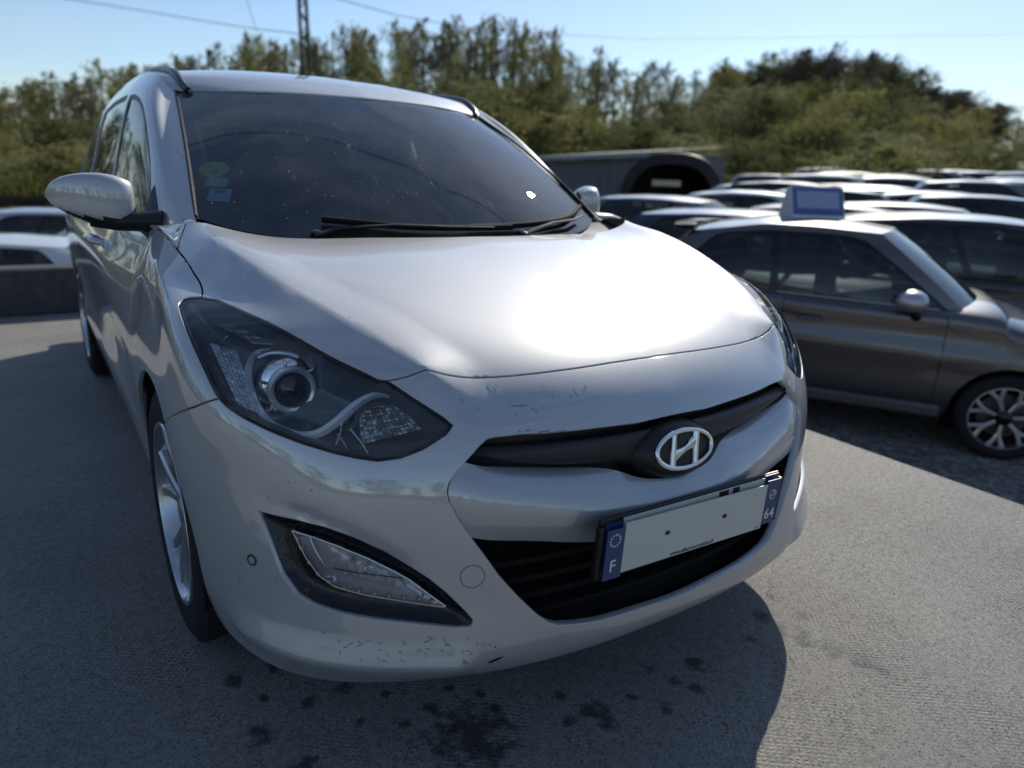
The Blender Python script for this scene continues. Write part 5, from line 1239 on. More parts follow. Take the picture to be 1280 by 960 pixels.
# ================================================================== the parked cars
def car_mesh_set(sp, step=.06):
    """builds the shared part meshes of one kind of car; nose to -Y, origin on the ground under its middle.
    returns list of (name, mesh, level, paintable)"""
    L, W, H = sp['L'], sp['W'], sp['H']; y0 = -L/2; out = []
    yc, zc = sp['cowl']; yr, zr = sp['roof_f']; yq, zq = sp['roof_r']; yt, zt = sp['tail']; zb = sp['belt']; zs = sp['sill']; nose = sp['nose']
    zbl = lambda y: zb[0]+(zb[1]-zb[0])*np.clip((y-yc)/(yt-yc), 0, 1)
    # lower body: stations along the length; rows sill .. belt .. centre
    st = []
    for f, w, lo, e, c in [(0, .48, .30, nose*.80, nose*.84), (.012, .66, .24, nose*.90, nose*.96), (.05, .86, .20, nose, nose+.05), (.11, .965, zs, nose+.05, nose+.10)]:
        st.append((y0+L*f, w, lo, e, c))
    ych = yc
    for f in (.35, .7, 1.0):
        y = y0+L*.11+(ych-y0-L*.11)*f; st.append((y, .985+.015*f, zs, (nose+.05)+(zbl(yc)-nose-.05)*f, (nose+.10)+(zc-nose-.10)*f**.85))
    for f in (.33, .66, 1.0):
        y = yc+(yt-yc)*f; st.append((y, 1.0-.015*max(0, f-.66)*3, zs, zbl(y), zbl(y)-.02))
    ye = L/2
    for f, w, lo, k in [(.45, .95, zs+.02, 1), (.8, .84, .24, .985), (.96, .66, .28, .95), (1.0, .45, .34, .90)]:
        y = yt+(ye-yt)*f; st.append((y, w, lo, zt*k, zt*k+.01))
    N_ = []
    for y, w, lo, e, c in st:
        h = e-lo; N_.append([(W*w*.90, y, lo), (W*w*.975, y, lo+h*.14), (W*w*.995, y, lo+h*.36), (W*w, y, lo+h*.60), (W*w*.985, y, lo+h*.82), (W*w*.93, y, e), (W*w*.5, y, c*.85+e*.15), (0, y, c)])
    S = Surf(N_, 8, 8, sym=False); n0 = S._n(np.array([6.0]), np.array([3.0]), S.base)[0]; S.sgn = 1 if n0[0] > 0 else -1
    if 'crease' in sp:
        for cz, amp, wd in sp['crease']: S.disp.append(tent([(W, y0+L*.14, cz), (W, L/2-L*.10, cz+.02)], amp, wd, (.1, .1), .006))
    nu, nv = S.nu-1, S.nv-1
    wy = (y0+sp['foh'], y0+sp['foh']+sp['wb']); wr_ = sp['wr']; ar = wr_+.045
    def P3(y, z): return S.inv((W, y, z))
    def arch_pl(yc_, a0, a1): return np.array([P3(yc_+ar*math.cos(a), max(zs+.003, wr_+ar*math.sin(a))) for a in np.linspace(a0, a1, 26)])
    a1_ = arch_pl(wy[0], math.pi, 0); a2_ = arch_pl(wy[1], math.pi, 0); a1_[0, 1] = a1_[-1, 1] = a2_[0, 1] = a2_[-1, 1] = 0
    edge = lambda a, b: resamp_uv(S, np.array([a, b], float), step)
    side_o = join(edge((0, 0), a1_[0]), a1_, edge(a1_[-1], a2_[0]), a2_, edge(a2_[-1], (nu, 0)), edge((nu, 0), (nu, nv)), edge((nu, nv), (0, nv)), edge((0, nv), (0, 0)))
    holes = []
    def mk(name, pl, off, m_, hole=False, gap=.0, dep=.01, both=True, paintable=False, stp=None, fl=True):
        uv_, T_ = cdt(S, pl, (), (), stp or step, (.3, .12)); r_ = panel(S, uv_, T_, gap, dep, off, flange=fl, open_u0=False)
        for sd in ((-1, 1) if both else (0,)): V_, F_, Nn = side(*r_, sd); out.append((name, mkmesh(name, V_, F_, m_, Nn), paintable))
    if 'door' in sp:
        for d0, d1 in sp['door']:
            yb0, yb1 = d0, d1; pl = join(*[edge(P3(*a), P3(*b)) for a, b in (((yb0, zs+.06), (yb0, zbl(yb0)-.05)), ((yb0, zbl(yb0)-.05), (yb0+.02, zbl(yb0)-.01)), ((yb0+.02, zbl(yb0)-.01), (yb1, zbl(yb1)-.01)), ((yb1, zbl(yb1)-.01), (yb1-.02, zs+.20)), ((yb1-.02, zs+.20), (yb1-.10, zs+.06)), ((yb1-.10, zs+.06), (yb0, zs+.06)))])
            holes.append(pl); mk('door', pl, 0, None, gap=.003, dep=.012, paintable=True)
    uv_, T_ = cdt(S, side_o, holes, (), step, (.3, .12)); r_ = panel(S, uv_, T_, .001, .02, 0, open_u0=False); V_, F_, Nn = side(*r_, 0)
    out.insert(0, ('body', mkmesh('body', V_, F_, None, Nn), True))
    # lamps, grille, bumper grille
    hl = sp.get('lamp', [(1.3, 5.0), (2.6, 4.95), (3.2, 4.6), (2.7, 4.2), (1.6, 4.15), (1.1, 4.4)])
    mk('headlight', resamp_uv(S, np.array(hl+hl[:1]), .03)[:-1], -.004, M_lampfar, dep=.01, stp=.05)
    tl = [(nu-3.2, 5.0), (nu-1.6, 5.0), (nu-1.5, 3.6), (nu-2.6, 3.7)]
    mk('tail_light', resamp_uv(S, np.array(tl+tl[:1]), .03)[:-1], -.004, M_tail, dep=.01, stp=.05)
    gr = [(0.05, 4.6), (1.0, 4.6), (1.1, 4.1), (.05, 3.9)]
    mk('grille', resamp_uv(S, np.array(gr+gr[:1]), .03)[:-1], -.003, M_black, stp=.05)
    gr = [(0.05, 2.2), (1.2, 2.2), (1.3, 1.2), (.05, 1.1)]
    mk('bumper_grille', resamp_uv(S, np.array(gr+gr[:1]), .03)[:-1], -.003, M_black, stp=.05)
    hd = [(3.6, 5.35), (6.6, 5.4), (6.75, 6.9), (3.6, 6.9), (2.6, 6.9), (2.5, 5.4)]
    # greenhouse
    Wb, Wr = W*.915, W*sp.get('tumble', .74); nb = 8; ci = []
    for i in range(nb):
        f = i/(nb-1); yb_ = yc+.10+(yt-.02-yc-.10)*f; yrf = yr+(yq-yr)*f**.9; zrf = float(np.interp(yrf, [yr, yr+(yq-yr)*.35, yr+(yq-yr)*.6, yq], [zr, H-.045, H-.05, zq])); col_ = []
        for g in (0, .4, .78, 1.0):
            ww = Wb+(Wr-Wb)*g**1.6; ww *= (1-.05*(1-min(1, f*6))*(1-g*0.2)) if f < .17 else (1-.06*max(0, (f-.85)/.15)); col_.append((ww, yb_+(yrf-yb_)*g, zbl(yb_)+(zrf-zbl(yb_))*(g**.93)))
        ci.append(col_)
    G_ = Surf(ci, 8, 8, sym=False); n0 = G_._n(np.array([3.0]), np.array([1.0]), G_.base)[0]; G_.sgn = 1 if n0[0] > 0 else -1
    go = join(*[resamp_uv(G_, np.array(p, float), step) for p in (((0, 0), (7, 0)), ((7, 0), (7, 3)), ((7, 3), (0, 3)), ((0, 3), (0, 0)))])
    wins = []
    for (u0, u1, w0_, w1_) in sp['win']:
        p = np.array([(u0, .10), (u1, .10), (u1+w1_, 2.25), (u0+w0_, 2.25), (u0, .10)]); mid = [(u0+w0_*.5+.02, 1.2)]
        if 'arc' in sp: p = np.array([(u0, .10), (u1, .10), (u1+w1_*.5, 1.3), (u1+w1_, 2.15), (u1+w1_-.3, 2.32), (u0+w0_+.3, 2.32), (u0+w0_, 2.1), (u0+w0_*.5, 1.2), (u0, .10)])
        wins.append(resamp_uv(G_, p, step*.8)[:-1])
    pp = np.concatenate([w for w in wins]); ub0, ub1 = wins[0], wins[-1]; uL = min(w[:, 0].min() for w in wins); f0, f1 = sp['win'][0], sp['win'][-1]
    bp_ = np.array([(f0[0]-.12, .03), (f1[1]+.10, .03), (f1[1]+f1[3]*.5+.12, 1.3), (f1[1]+f1[3]+.08, 2.36), (f1[1]+f1[3]-.25, 2.5), (f0[0]+f0[2]+.25, 2.5), (f0[0]+f0[2]-.1, 2.3), (f0[0]+f0[2]*.5-.12, 1.2), (f0[0]-.12, .03)]); band = resamp_uv(G_, bp_, step*.8)[:-1]
    uv_, T_ = cdt(G_, go, [band], (), step, (.4, .14)); r_ = panel(G_, uv_, T_, 0, .01, 0, open_u0=False); V_, F_, Nn = side(*r_, 0); out.append(('window_frame', mkmesh('window_frame', V_, F_, None, Nn), True))
    uv_, T_ = cdt(G_, band, wins, (), step, (.4, .14)); r_ = panel(G_, uv_, T_, 0, .0, .004, flange=False)
    for sd in (-1, 1): V_, F_, Nn = side(*r_, sd); out.append(('window_trim', mkmesh('window_trim', V_, F_, M_gloss, Nn), False))
    for k, w in enumerate(wins):
        uv_, T_ = cdt(G_, w, (), (), .15, (.4, .14)); r_ = panel(G_, uv_, T_, 0, 0, .006, flange=False)
        for sd in (-1, 1): V_, F_, Nn = side(*r_, sd); out.append(('side_window', mkmesh('side_window', V_, F_, M_carglass, Nn), False))
    # roof, windscreen, rear window: lofts across
    te = np.linspace(0, 7, 22); E_ = G_.at(te, np.full(22, 3.0)); rows = []
    for i, p in enumerate(E_):
        f = i/21; bow = -.10*max(0, 1-f*5)+.05*max(0, (f-.8)*5); rows.append([(p[0]*x, p[1]+bow*(1-x*x), p[2]+.045*(1-x*x)*min(1, .35+f*4)*min(1, .4+(1-f)*5)) for x in np.linspace(-1, 1, 13)])
    m_ = MB(); m_.grid(rows); me = mkmesh('roof', np.concatenate(m_.V), m_.F, None); out.append(('roof', me, True))
    tf = np.linspace(0, 3, 10); A_ = G_.at(np.zeros(10), tf); rows = []
    for i, p in enumerate(A_):
        f = i/9; rows.append([(p[0]*x*.985, p[1]-(.20-.10*f)*(1-x*x)+.004, p[2]+.045*f*.35*(1-x*x)) for x in np.linspace(-1, 1, 15)])
    m_ = MB(); m_.grid(rows, flip=True); out.append(('windscreen', mkmesh('windscreen', np.concatenate(m_.V), m_.F, M_carglass), False))
    A_ = G_.at(np.full(10, 7.0), tf); rows = [[(p[0]*x*.985, p[1]+.06*(1-x*x)-.004, p[2]+.03*(1-x*x)*i/9) for x in np.linspace(-1, 1, 13)] for i, p in enumerate(A_)]
    m_ = MB(); m_.grid(rows); out.append(('rear_window', mkmesh('rear_window', np.concatenate(m_.V), m_.F, M_carglass), False))
    # cabin: dashboard and seats
    m_ = MB(); m_.box((0, yc+.30, zc-.10), (W*1.55, .5, .14), bev=.05)
    for sx in (-.38, .38): m_.box((sx*W, yc+1.0, zc-.05), (W*.55, .14, .70), bev=.05); m_.box((sx*W, yc+1.03, zc+.32), (W*.30, .09, .16), bev=.03)
    m_.box((0, yc+1.75, zc-.08), (W*1.5, .14, .66), bev=.05); m_.box((0, (yc+yt)/2, .45), (W*1.6, yt-yc, .05)); out.append(('cabin', mkmesh('cabin', np.concatenate(m_.V), m_.F, M_seat, None, False), False))
    m_ = MB(); m_.box((0, 0, zs+.03), (W*1.5, L*.86, .06)); out.append(('underbody', mkmesh('underbody', np.concatenate(m_.V), m_.F, M_matte, None, False), False))
    # wheel wells
    for wyc in wy:
        for sd in (-1, 1):
            m_ = MB(); m_.grid([[(sd*x, wyc+ar*math.cos(a), max(zs, wr_+ar*math.sin(a))) for x in (W*.97, W*.70)] for a in np.linspace(0, math.pi, 15)]); m_.add([(sd*W*.7, wyc-ar, .1), (sd*W*.7, wyc+ar, .1), (sd*W*.7, wyc+ar, wr_+ar), (sd*W*.7, wyc-ar, wr_+ar)], [(0, 1, 2, 3)])
            out.append(('wheel_arch_liner', mkmesh('wheel_arch_liner', np.concatenate(m_.V), m_.F, M_matte), False))
    # mirrors
    for sd in (-1, 1):
        m_ = MB(); my_ = sp.get('mir', yc+.36); mr_ = sp.get('mirr', (.105, .065, .062)); c = np.array([sd*(W+.09), my_, zbl(yc)+.075]); u_, v_ = np.meshgrid(np.linspace(0, 2*math.pi, 15), np.linspace(0, math.pi, 9), indexing='ij')
        m_.grid(np.stack([c[0]+mr_[0]*np.cos(u_)*np.sin(v_), c[1]+mr_[1]*np.sin(u_)*np.sin(v_), c[2]+mr_[2]*np.cos(v_)], -1), flip=True); out.append(('door_mirror', mkmesh('door_mirror', np.concatenate(m_.V), m_.F, None), True))
        m_ = MB(); m_.tube([(sd*W*.93, my_-.06, zbl(yc)-.06), (sd*(W+.02), my_-.04, zbl(yc)-.02), (sd*(W+.07), my_-.01, zbl(yc)+.035)], .035, 8); out.append(('mirror_arm', mkmesh('mirror_arm', np.concatenate(m_.V), m_.F, M_black), False))
        if 'handle' in sp:
            m_ = MB(); yh = sp['handle']; zz = zbl(yh)-.14; m_.tube([(sd*(W-.004), yh-.08, zz), (sd*(W+.022), yh-.06, zz), (sd*(W+.026), yh, zz+.003), (sd*(W+.022), yh+.06, zz), (sd*(W-.004), yh+.08, zz)], .012, 8); out.append(('door_handle', mkmesh('door_handle', np.concatenate(m_.V), m_.F, None), True))
    # number plate
    m_ = MB(); m_.box((0, y0-.012, .42), (.52, .01, .11)); out.append(('number_plate', mkmesh('number_plate', np.concatenate(m_.V), m_.F, M_plate, None, False), False))
    return out, wy
M_carglass = glass('far_car_glass', (.22, .25, .26), 1.0, .0, 1.52, dirt=.03)
M_lampfar = mat('lamp_cluster', (.55, .57, .60), .10, .5, coat=1)
M_tail = mat('tail_lamp_red', (.25, .008, .008), .15, 0, coat=1)
def simple_wheel(r_, w_=.19):
    """one wheel as tyre, rim, hub and spokes meshes, outer face +X"""
    h = w_/2; Mx = np.array([[0, 0, 1], [1, 0, 0], [0, 1, 0]], float); rim = r_*.68
    a = MB(); a.lathe([(rim, h-.01), (rim+.02, h), (r_-.03, h), (r_, h-.03), (r_, -h+.03), (r_-.03, -h), (rim, -h)], 32, Mx)
    b = MB(); b.lathe([(rim+.003, h-.004), (rim-.012, h-.002), (rim-.02, h-.05), (.06, h-.06)], 32, Mx)
    for k in range(5):
        t = 2*math.pi*k/5; c_, s_ = math.cos(t), math.sin(t); b.add(np.array([(h-.03, .04*c_-.03*-s_, .04*s_-.03*c_), (h-.03, .04*c_+.03*-s_, .04*s_+.03*c_), (h-.012, (rim-.01)*c_+.024*-s_, (rim-.01)*s_+.024*c_), (h-.012, (rim-.01)*c_-.024*-s_, (rim-.01)*s_-.024*c_)]), [(0, 1, 2, 3), (3, 2, 1, 0)])
    b.lathe([(.001, h-.012), (.05, h-.016), (.055, h-.05)], 16, Mx)
    return mkmesh('tyre', np.concatenate(a.V), a.F, M_tyre), mkmesh('rim', np.concatenate(b.V), b.F, M_alloy)
SPECS = dict(
 city=dict(mir=-.44, mirr=(.115, .10, .075), L=3.55, W=.805, H=1.49, cowl=(-.88, 1.00), roof_f=(-.20, 1.42), roof_r=(1.08, 1.36), tail=(1.58, .99), belt=(.945, .985), sill=.24, nose=.74, foh=.66, wb=2.30, wr=.29, win=[(.40, 3.55, .40, -.05), (3.75, 6.0, -.05, -.25)], arc=1, tumble=.73, door=[(-.68, .36)], handle=.17, crease=[(.66, .012, .12), (.80, -.006, .06)]),
 hatch=dict(L=4.02, W=.87, H=1.45, cowl=(-1.02, .99), roof_f=(-.22, 1.38), roof_r=(1.35, 1.36), tail=(1.80, 1.02), belt=(.95, 1.04), sill=.22, nose=.72, foh=.84, wb=2.54, wr=.305, win=[(.8, 3.3, .5, .0), (3.5, 5.9, .0, -.25)], tumble=.72, crease=[(.72, .012, .12)]),
 saloon=dict(L=4.62, W=.90, H=1.45, cowl=(-1.25, .98), roof_f=(-.40, 1.37), roof_r=(1.35, 1.33), tail=(1.85, 1.06), belt=(.95, 1.03), sill=.21, nose=.70, foh=.88, wb=2.70, wr=.32, win=[(.8, 3.3, .5, .0), (3.5, 6.0, .0, -.2)], tumble=.70, crease=[(.74, .012, .12)]),
 suv=dict(L=4.40, W=.92, H=1.64, cowl=(-1.10, 1.10), roof_f=(-.30, 1.55), roof_r=(1.55, 1.53), tail=(2.0, 1.14), belt=(1.05, 1.12), sill=.28, nose=.84, foh=.86, wb=2.64, wr=.345, win=[(.8, 3.2, .5, .0), (3.4, 5.7, .0, .0), (5.9, 6.7, .0, -.25)], tumble=.76, crease=[(.82, .012, .12)]),
 mpv=dict(L=4.35, W=.91, H=1.66, cowl=(-1.30, 1.06), roof_f=(-.35, 1.57), roof_r=(1.65, 1.56), tail=(2.0, 1.08), belt=(1.0, 1.07), sill=.23, nose=.82, foh=.88, wb=2.70, wr=.32, win=[(.8, 3.2, .5, .0), (3.4, 5.6, .0, .0), (5.8, 6.7, .0, -.2)], tumble=.78, crease=[(.80, .012, .12)]))
KIT = {}
def kit(kind):
    if kind not in KIT:
        KIT[kind] = car_mesh_set(SPECS[kind], .045 if kind == 'city' else .08)+(simple_wheel(SPECS[kind]['wr']),)
    return KIT[kind]
def park(kind, pnt, x, y, z, az, label, name='parked_car', group='cars parked in the lot', wheels=True):
    """az: compass direction of the nose, from +Y towards +X"""
    parts, wy, (ty, rm) = kit(kind); root = empty(name, (x, y, z), math.pi-R(az), label, 'car', group); sp = SPECS[kind]
    for nm, me, paintable in parts:
        o = obj(nm, me, root)
        if paintable:
            if not me.materials: me.materials.append(None)
            o.material_slots[0].link = 'OBJECT'; o.material_slots[0].material = pnt
    if wheels:
        for wyc in wy:
            for sd in (-1, 1):
                t = bpy.data.objects.new('wheel', None); col.objects.link(t); t.parent = root; t.location = (sd*(sp['W']-.105), wyc, sp['wr']); t.rotation_euler = (0, 0, 0 if sd > 0 else math.pi)
                obj('tyre', ty, t); obj('rim', rm, t)
    return root
PAINT = {k: paint('paint_'+k, c, mtl, rg) for k, c, mtl, rg in [('grey', (.115, .108, .108), .75, .36), ('white', (.60, .61, .60), .0, .45), ('silver', (.46, .47, .48), .7, .42), ('black', (.010, .010, .012), .2, .4), ('navy', (.012, .018, .040), .4, .4), ('midgrey', (.16, .165, .17), .7, .42), ('red', (.22, .015, .012), .2, .4), ('blue', (.02, .06, .20), .4, .4)]}
HD = 148.8
hd = np.array([math.sin(R(HD)), math.cos(R(HD))]); hn = np.array([-hd[1], hd[0]]); hn = hn if hn[1] > 0 else -hn
# grey city car: its right front wheel stands at (4.13, .98)
sp = SPECS['city']; wpos = np.array([4.16, 1.0]); cen = wpos - hd*(sp['L']/2-sp['foh']) + hn*(sp['W']-.02)
fiat = park('city', PAINT['grey'], cen[0], cen[1], LOT, HD, 'small dark grey two-door city car with a blue and white sign on its roof', 'city_car', None, wheels=False)
fw = make_wheel('wheel', fiat, .29, .212, .19, 7, True, 'y'); ly = -sp['L']/2+sp['foh']
fw.location = (sp['W']-.10, ly, .29)
for (x, y, rz) in ((-sp['W']+.10, ly, math.pi), (sp['W']-.10, ly+sp['wb'], 0), (-sp['W']+.10, ly+sp['wb'], math.pi)):
    w = copy_tree(fw, fiat); w.location = (x, y, .29); w.rotation_euler = (0, 0, rz)
# its roof spoiler, sill strip, chrome waist strip
mb = MB(); mb.grid([[(x, 1.06+.10*(1-(x/.58)**2), 1.400), (x, 1.24+.08*(1-(x/.58)**2), 1.392), (x, 1.25+.08*(1-(x/.58)**2), 1.372), (x, 1.06, 1.36)] for x in np.linspace(-.58, .58, 15)]); mb.build('roof_spoiler', PAINT['grey'], fiat)
for sd in (-1, 1):
    mb = MB(); mb.tube([(sd*.75, -.62, .958), (sd*.752, -.1, .966), (sd*.75, .42, .975)], .006, 6); mb.build('waist_strip', M_satin, fiat)
    mb = MB(); mb.box((sd*.775, .06, .27), (.07, 1.62, .09), bev=.02); mb.build('sill_skirt', PAINT['grey'], fiat)
# folded sign standing on the city car's roof
M_signw = mat('sign_white', (.66, .67, .68), .5); M_signb = mat('sign_blue', (.10, .12, .34), .45)
sg = empty('roof_sign', (0, 0, 0), 0, 'folded blue and white dealer sign standing on the roof of the grey city car', 'sign')

for ch in fiat.children:
    if ch.name.startswith('door_mirror'): ch.material_slots[0].material = PAINT['silver']
def project(X):
    q = np.asarray(X, float)-CAM; dd = q@_fw; return 640+FPX*(q@_rt)/dd, 480-FPX*(q@_up)/dd
yy_ = min(np.linspace(-.5, 1.2, 200), key=lambda y: abs(project((cen[0]-hd[0]*y, cen[1]-hd[1]*y, LOT+1.5))[0]-1014))
mb = MB(); bs = np.array([cen[0]-hd[0]*yy_, cen[1]-hd[1]*yy_, 0]); ra = R(118); ax = np.array([math.sin(ra), math.cos(ra), 0]); nr = np.array([-ax[1], ax[0], 0]); nr = nr if nr@(CAM-bs) > 0 else -nr
zb_ = LOT+1.478
def sign_pt(a, s_, z): return np.array([bs[0], bs[1], 0])+ax*a+nr*s_+np.array([0, 0, z])
Ls, Ws, Hs = .215, .125, .235
V = [sign_pt(a, s_, z) for a in (-Ls, Ls) for s_, z in ((Ws, zb_), (.02, zb_+Hs), (-.02, zb_+Hs), (-Ws, zb_))]
mb.add(V, [(0, 4, 5, 1), (1, 5, 6, 2), (2, 6, 7, 3), (0, 1, 2, 3), (4, 7, 6, 5), (0, 3, 7, 4)]); mb.build('sign_body', M_signw, sg, smooth=False)
fn = np.cross(ax, np.array([0, 0, 1.0])*Hs+nr*-(Ws-.02)); fn /= np.linalg.norm(fn); fn = fn if fn@nr > 0 else -fn
def face_q(a0, a1, f0, f1, h): return [sign_pt(a, Ws+(.02-Ws)*f, zb_+Hs*f)+fn*h for a, f in ((a0, f0), (a1, f0), (a1, f1), (a0, f1))]
mb = MB(); mb.add(face_q(-Ls*.96, Ls*.96, .10, .97, .003), [(0, 1, 2, 3)]); mb.build('blue_face', M_signb, sg, smooth=False)
mb = MB(); mb.add(face_q(-Ls*.80, Ls*.80, .30, .84, .006), [(0, 1, 2, 3)]); mb.build('pale_panel', mat('sign_pale_blue', (.34, .37, .54), .5), sg, smooth=False)
sg.location = (0, 0, 0)
def lot_car(kind, colr, px, d, rev=False, jit=0.0, label='', name='parked_car', dz=0.0):
    p = along(px, 245, d); return park(kind, PAINT[colr], p[0], p[1], lotz(p[0], p[1])+dz, HD+(180 if rev else 0)+jit, label, name)
CARS = [
 ('hatch', 'navy', 985, 8.1, False, 1, 'dark blue hatchback parked right behind the grey city car', 0),
 ('suv', 'black', 1275, 8.9, False, -1, 'black off-roader with dark windows beyond the grey city car windscreen', -.16),
 ('hatch', 'midgrey', 868, 11.2, False, 2, 'mid grey hatchback in front of the black tunnel tent', 0),
 ('saloon', 'black', 1075, 11.6, False, 0, 'black saloon behind the blue roof sign', -.08),
 ('hatch', 'midgrey', 1175, 12.2, False, -2, 'mid grey hatchback in the second line behind the black off-roader', -.05),
 ('hatch', 'black', 775, 17.5, True, 3, 'black hatchback parked by the grey shed wall', -.35),
 ('hatch', 'silver', 915, 15.0, False, -2, 'silver hatchback with a rounded roof by the tunnel tent', -.25),
 ('saloon', 'white', 965, 14.2, False, 1, 'white saloon parked behind the dark blue hatchback', 0),
 ('suv', 'black', 1015, 17.0, False, 2, 'tall black off-roader in the third line of the lot', -.1),
 ('saloon', 'black', 1065, 15.6, False, -3, 'black saloon with a pale windscreen sticker in the third line', 0),
 ('hatch', 'silver', 1125, 16.4, False, 0, 'silver hatchback in the third line between two dark cars', 0),
 ('saloon', 'white', 1200, 16.0, False, 2, 'white saloon with a bright roof in the third line', 0),
 ('hatch', 'navy', 1262, 15.2, False, -1, 'dark blue hatchback in the third line near the lot edge', 0),
]
far = [('hatch', 'white'), ('hatch', 'silver'), ('saloon', 'midgrey'), ('mpv', 'white'), ('hatch', 'white'), ('saloon', 'silver'), ('suv', 'silver'), ('hatch', 'black'), ('saloon', 'white'), ('suv', 'midgrey'), ('hatch', 'white'), ('mpv', 'silver')]
r3 = random.Random(5)
for k in range(12):
    kd, cl = far[k]; CARS.append((kd, cl, 965+k*31+r3.uniform(-6, 6), 20.5+r3.uniform(-.8, .8), False, r3.uniform(-4, 4), {'white': 'white', 'silver': 'silver', 'midgrey': 'mid grey', 'black': 'black'}[cl]+' '+{'suv': 'off-roader', 'hatch': 'hatchback', 'saloon': 'saloon', 'mpv': 'people carrier'}[kd]+' in the fourth line of the lot', -.05))
for k in range(14):
    kd, cl = far[(k*5+3) % 12]; CARS.append((kd, cl, 985+k*26+r3.uniform(-6, 6), 27+r3.uniform(-1, 1), False, r3.uniform(-4, 4), {'white': 'white', 'silver': 'silver', 'midgrey': 'mid grey', 'black': 'black'}[cl]+' '+{'suv': 'off-roader', 'hatch': 'hatchback', 'saloon': 'saloon', 'mpv': 'people carrier'}[kd]+' in the fifth line of the lot', -.1))
for k in range(15):
    kd, cl = far[(k*7+1) % 12]; CARS.append((kd, cl, 1010+k*21+r3.uniform(-5, 5), 33.5+r3.uniform(-1, 1), False, r3.uniform(-4, 4), {'white': 'white', 'silver': 'silver', 'midgrey': 'mid grey', 'black': 'black'}[cl]+' '+{'suv': 'off-roader', 'hatch': 'hatchback', 'saloon': 'saloon', 'mpv': 'people carrier'}[kd]+' at the very back of the lot', 0))
for kd, cl, px, d, rev, jit, lab, dz in CARS: lot_car(kd, cl, px, d, rev, jit, lab, dz=dz)
# two white cars down in the yard behind the low wall
p = along(-80, 300, 10.4); park('hatch', PAINT['white'], p[0], p[1], YARD, 282, 'white hatchback with dark side windows behind the low wall', 'parked_car', 'cars parked in the yard')
p = along(120, 300, 12.6); park('saloon', PAINT['white'], p[0]+.4, p[1]+.4, YARD, 276, 'white saloon partly hidden behind the estate car and the low wall', 'parked_car', 'cars parked in the yard')
p = along(20, 300, 15.2); park('hatch', PAINT['silver'], p[0], p[1], YARD, 278, 'silver hatchback in the yard at the foot of the railway bank', 'parked_car', 'cars parked in the yard')

# ================================================================== shed, tent, pole, wires, railway
M_shed = mat('shed_cladding', (.13, .135, .14), .7); M_shedroof = mat('shed_roof_metal', (.26, .265, .27), .6)
M_tent = mat('tent_black', (.008, .008, .010), .6)
def at_el(px, py, d): return along(px, py, d)
a = along(688, 240, 31.0); b_ = along(845, 240, 27.0); dirv = (b_-a)[:2]; Ls_ = np.linalg.norm(dirv); dirv = dirv/Ls_; nrm = np.array([dirv[1], -dirv[0]]); nrm = nrm if nrm@(CAM[:2]-a[:2]) > 0 else -nrm
zt_a = along(700, 196, 30.7)[2]; zt_b = along(840, 187, 27.2)[2]; zg = lotz(a[0], a[1])-.4
sh_o = empty('storage_shed', (float((a[0]+b_[0])/2), float((a[1]+b_[1])/2), zg), 0, 'long grey clad shed with a low metal roof at the far side of the lot', 'shed')
def W3(t, n, z): return np.array([a[0]+dirv[0]*t+nrm[0]*n, a[1]+dirv[1]*t+nrm[1]*n, z])-np.array(sh_o.location)
npan = 14; shed_len = Ls_+.2
for k in range(npan):
    t0, t1 = shed_len*k/npan-1.5, shed_len*(k+1)/npan-1.5; mb = MB(); z1 = zt_a+(zt_b-zt_a)*k/npan-.25
    mb.add([W3(t0+.01, 0, zg), W3(t1-.01, 0, zg), W3(t1-.01, 0, z1), W3(t0+.01, 0, z1), W3(t0+.01, -.05, zg), W3(t1-.01, -.05, zg), W3(t1-.01, -.05, z1), W3(t0+.01, -.05, z1)], [(0, 1, 2, 3), (5, 4, 7, 6), (3, 2, 6, 7), (1, 5, 6, 2), (4, 0, 3, 7)]); mb.build('wall_panel', M_shed, sh_o, smooth=False)
mb = MB(); mb.add([W3(-1.9, .35, zt_a-.25), W3(shed_len-1.2, .35, zt_b-.25), W3(shed_len-1.2, .35, zt_b-.08), W3(-1.9, .35, zt_a-.08), W3(-1.9, -5, zt_a+.35), W3(shed_len-1.2, -5, zt_b+.35)], [(0, 1, 2, 3), (3, 2, 5, 4)]); mb.build('roof', M_shedroof, sh_o, smooth=False)
mb = MB(); mb.add([W3(-1.5, -.06, zg), W3(shed_len-1.5, -.06, zg), W3(shed_len-1.5, -5, zg), W3(-1.5, -5, zg), W3(-1.5, -.06, zt_a-.3), W3(shed_len-1.5, -.06, zt_b-.3), W3(shed_len-1.5, -5, zt_b), W3(-1.5, -5, zt_a)], [(0, 1, 5, 4), (2, 3, 7, 6), (1, 2, 6, 5), (3, 0, 4, 7)]); mb.build('back_wall', M_shed, sh_o, smooth=False)
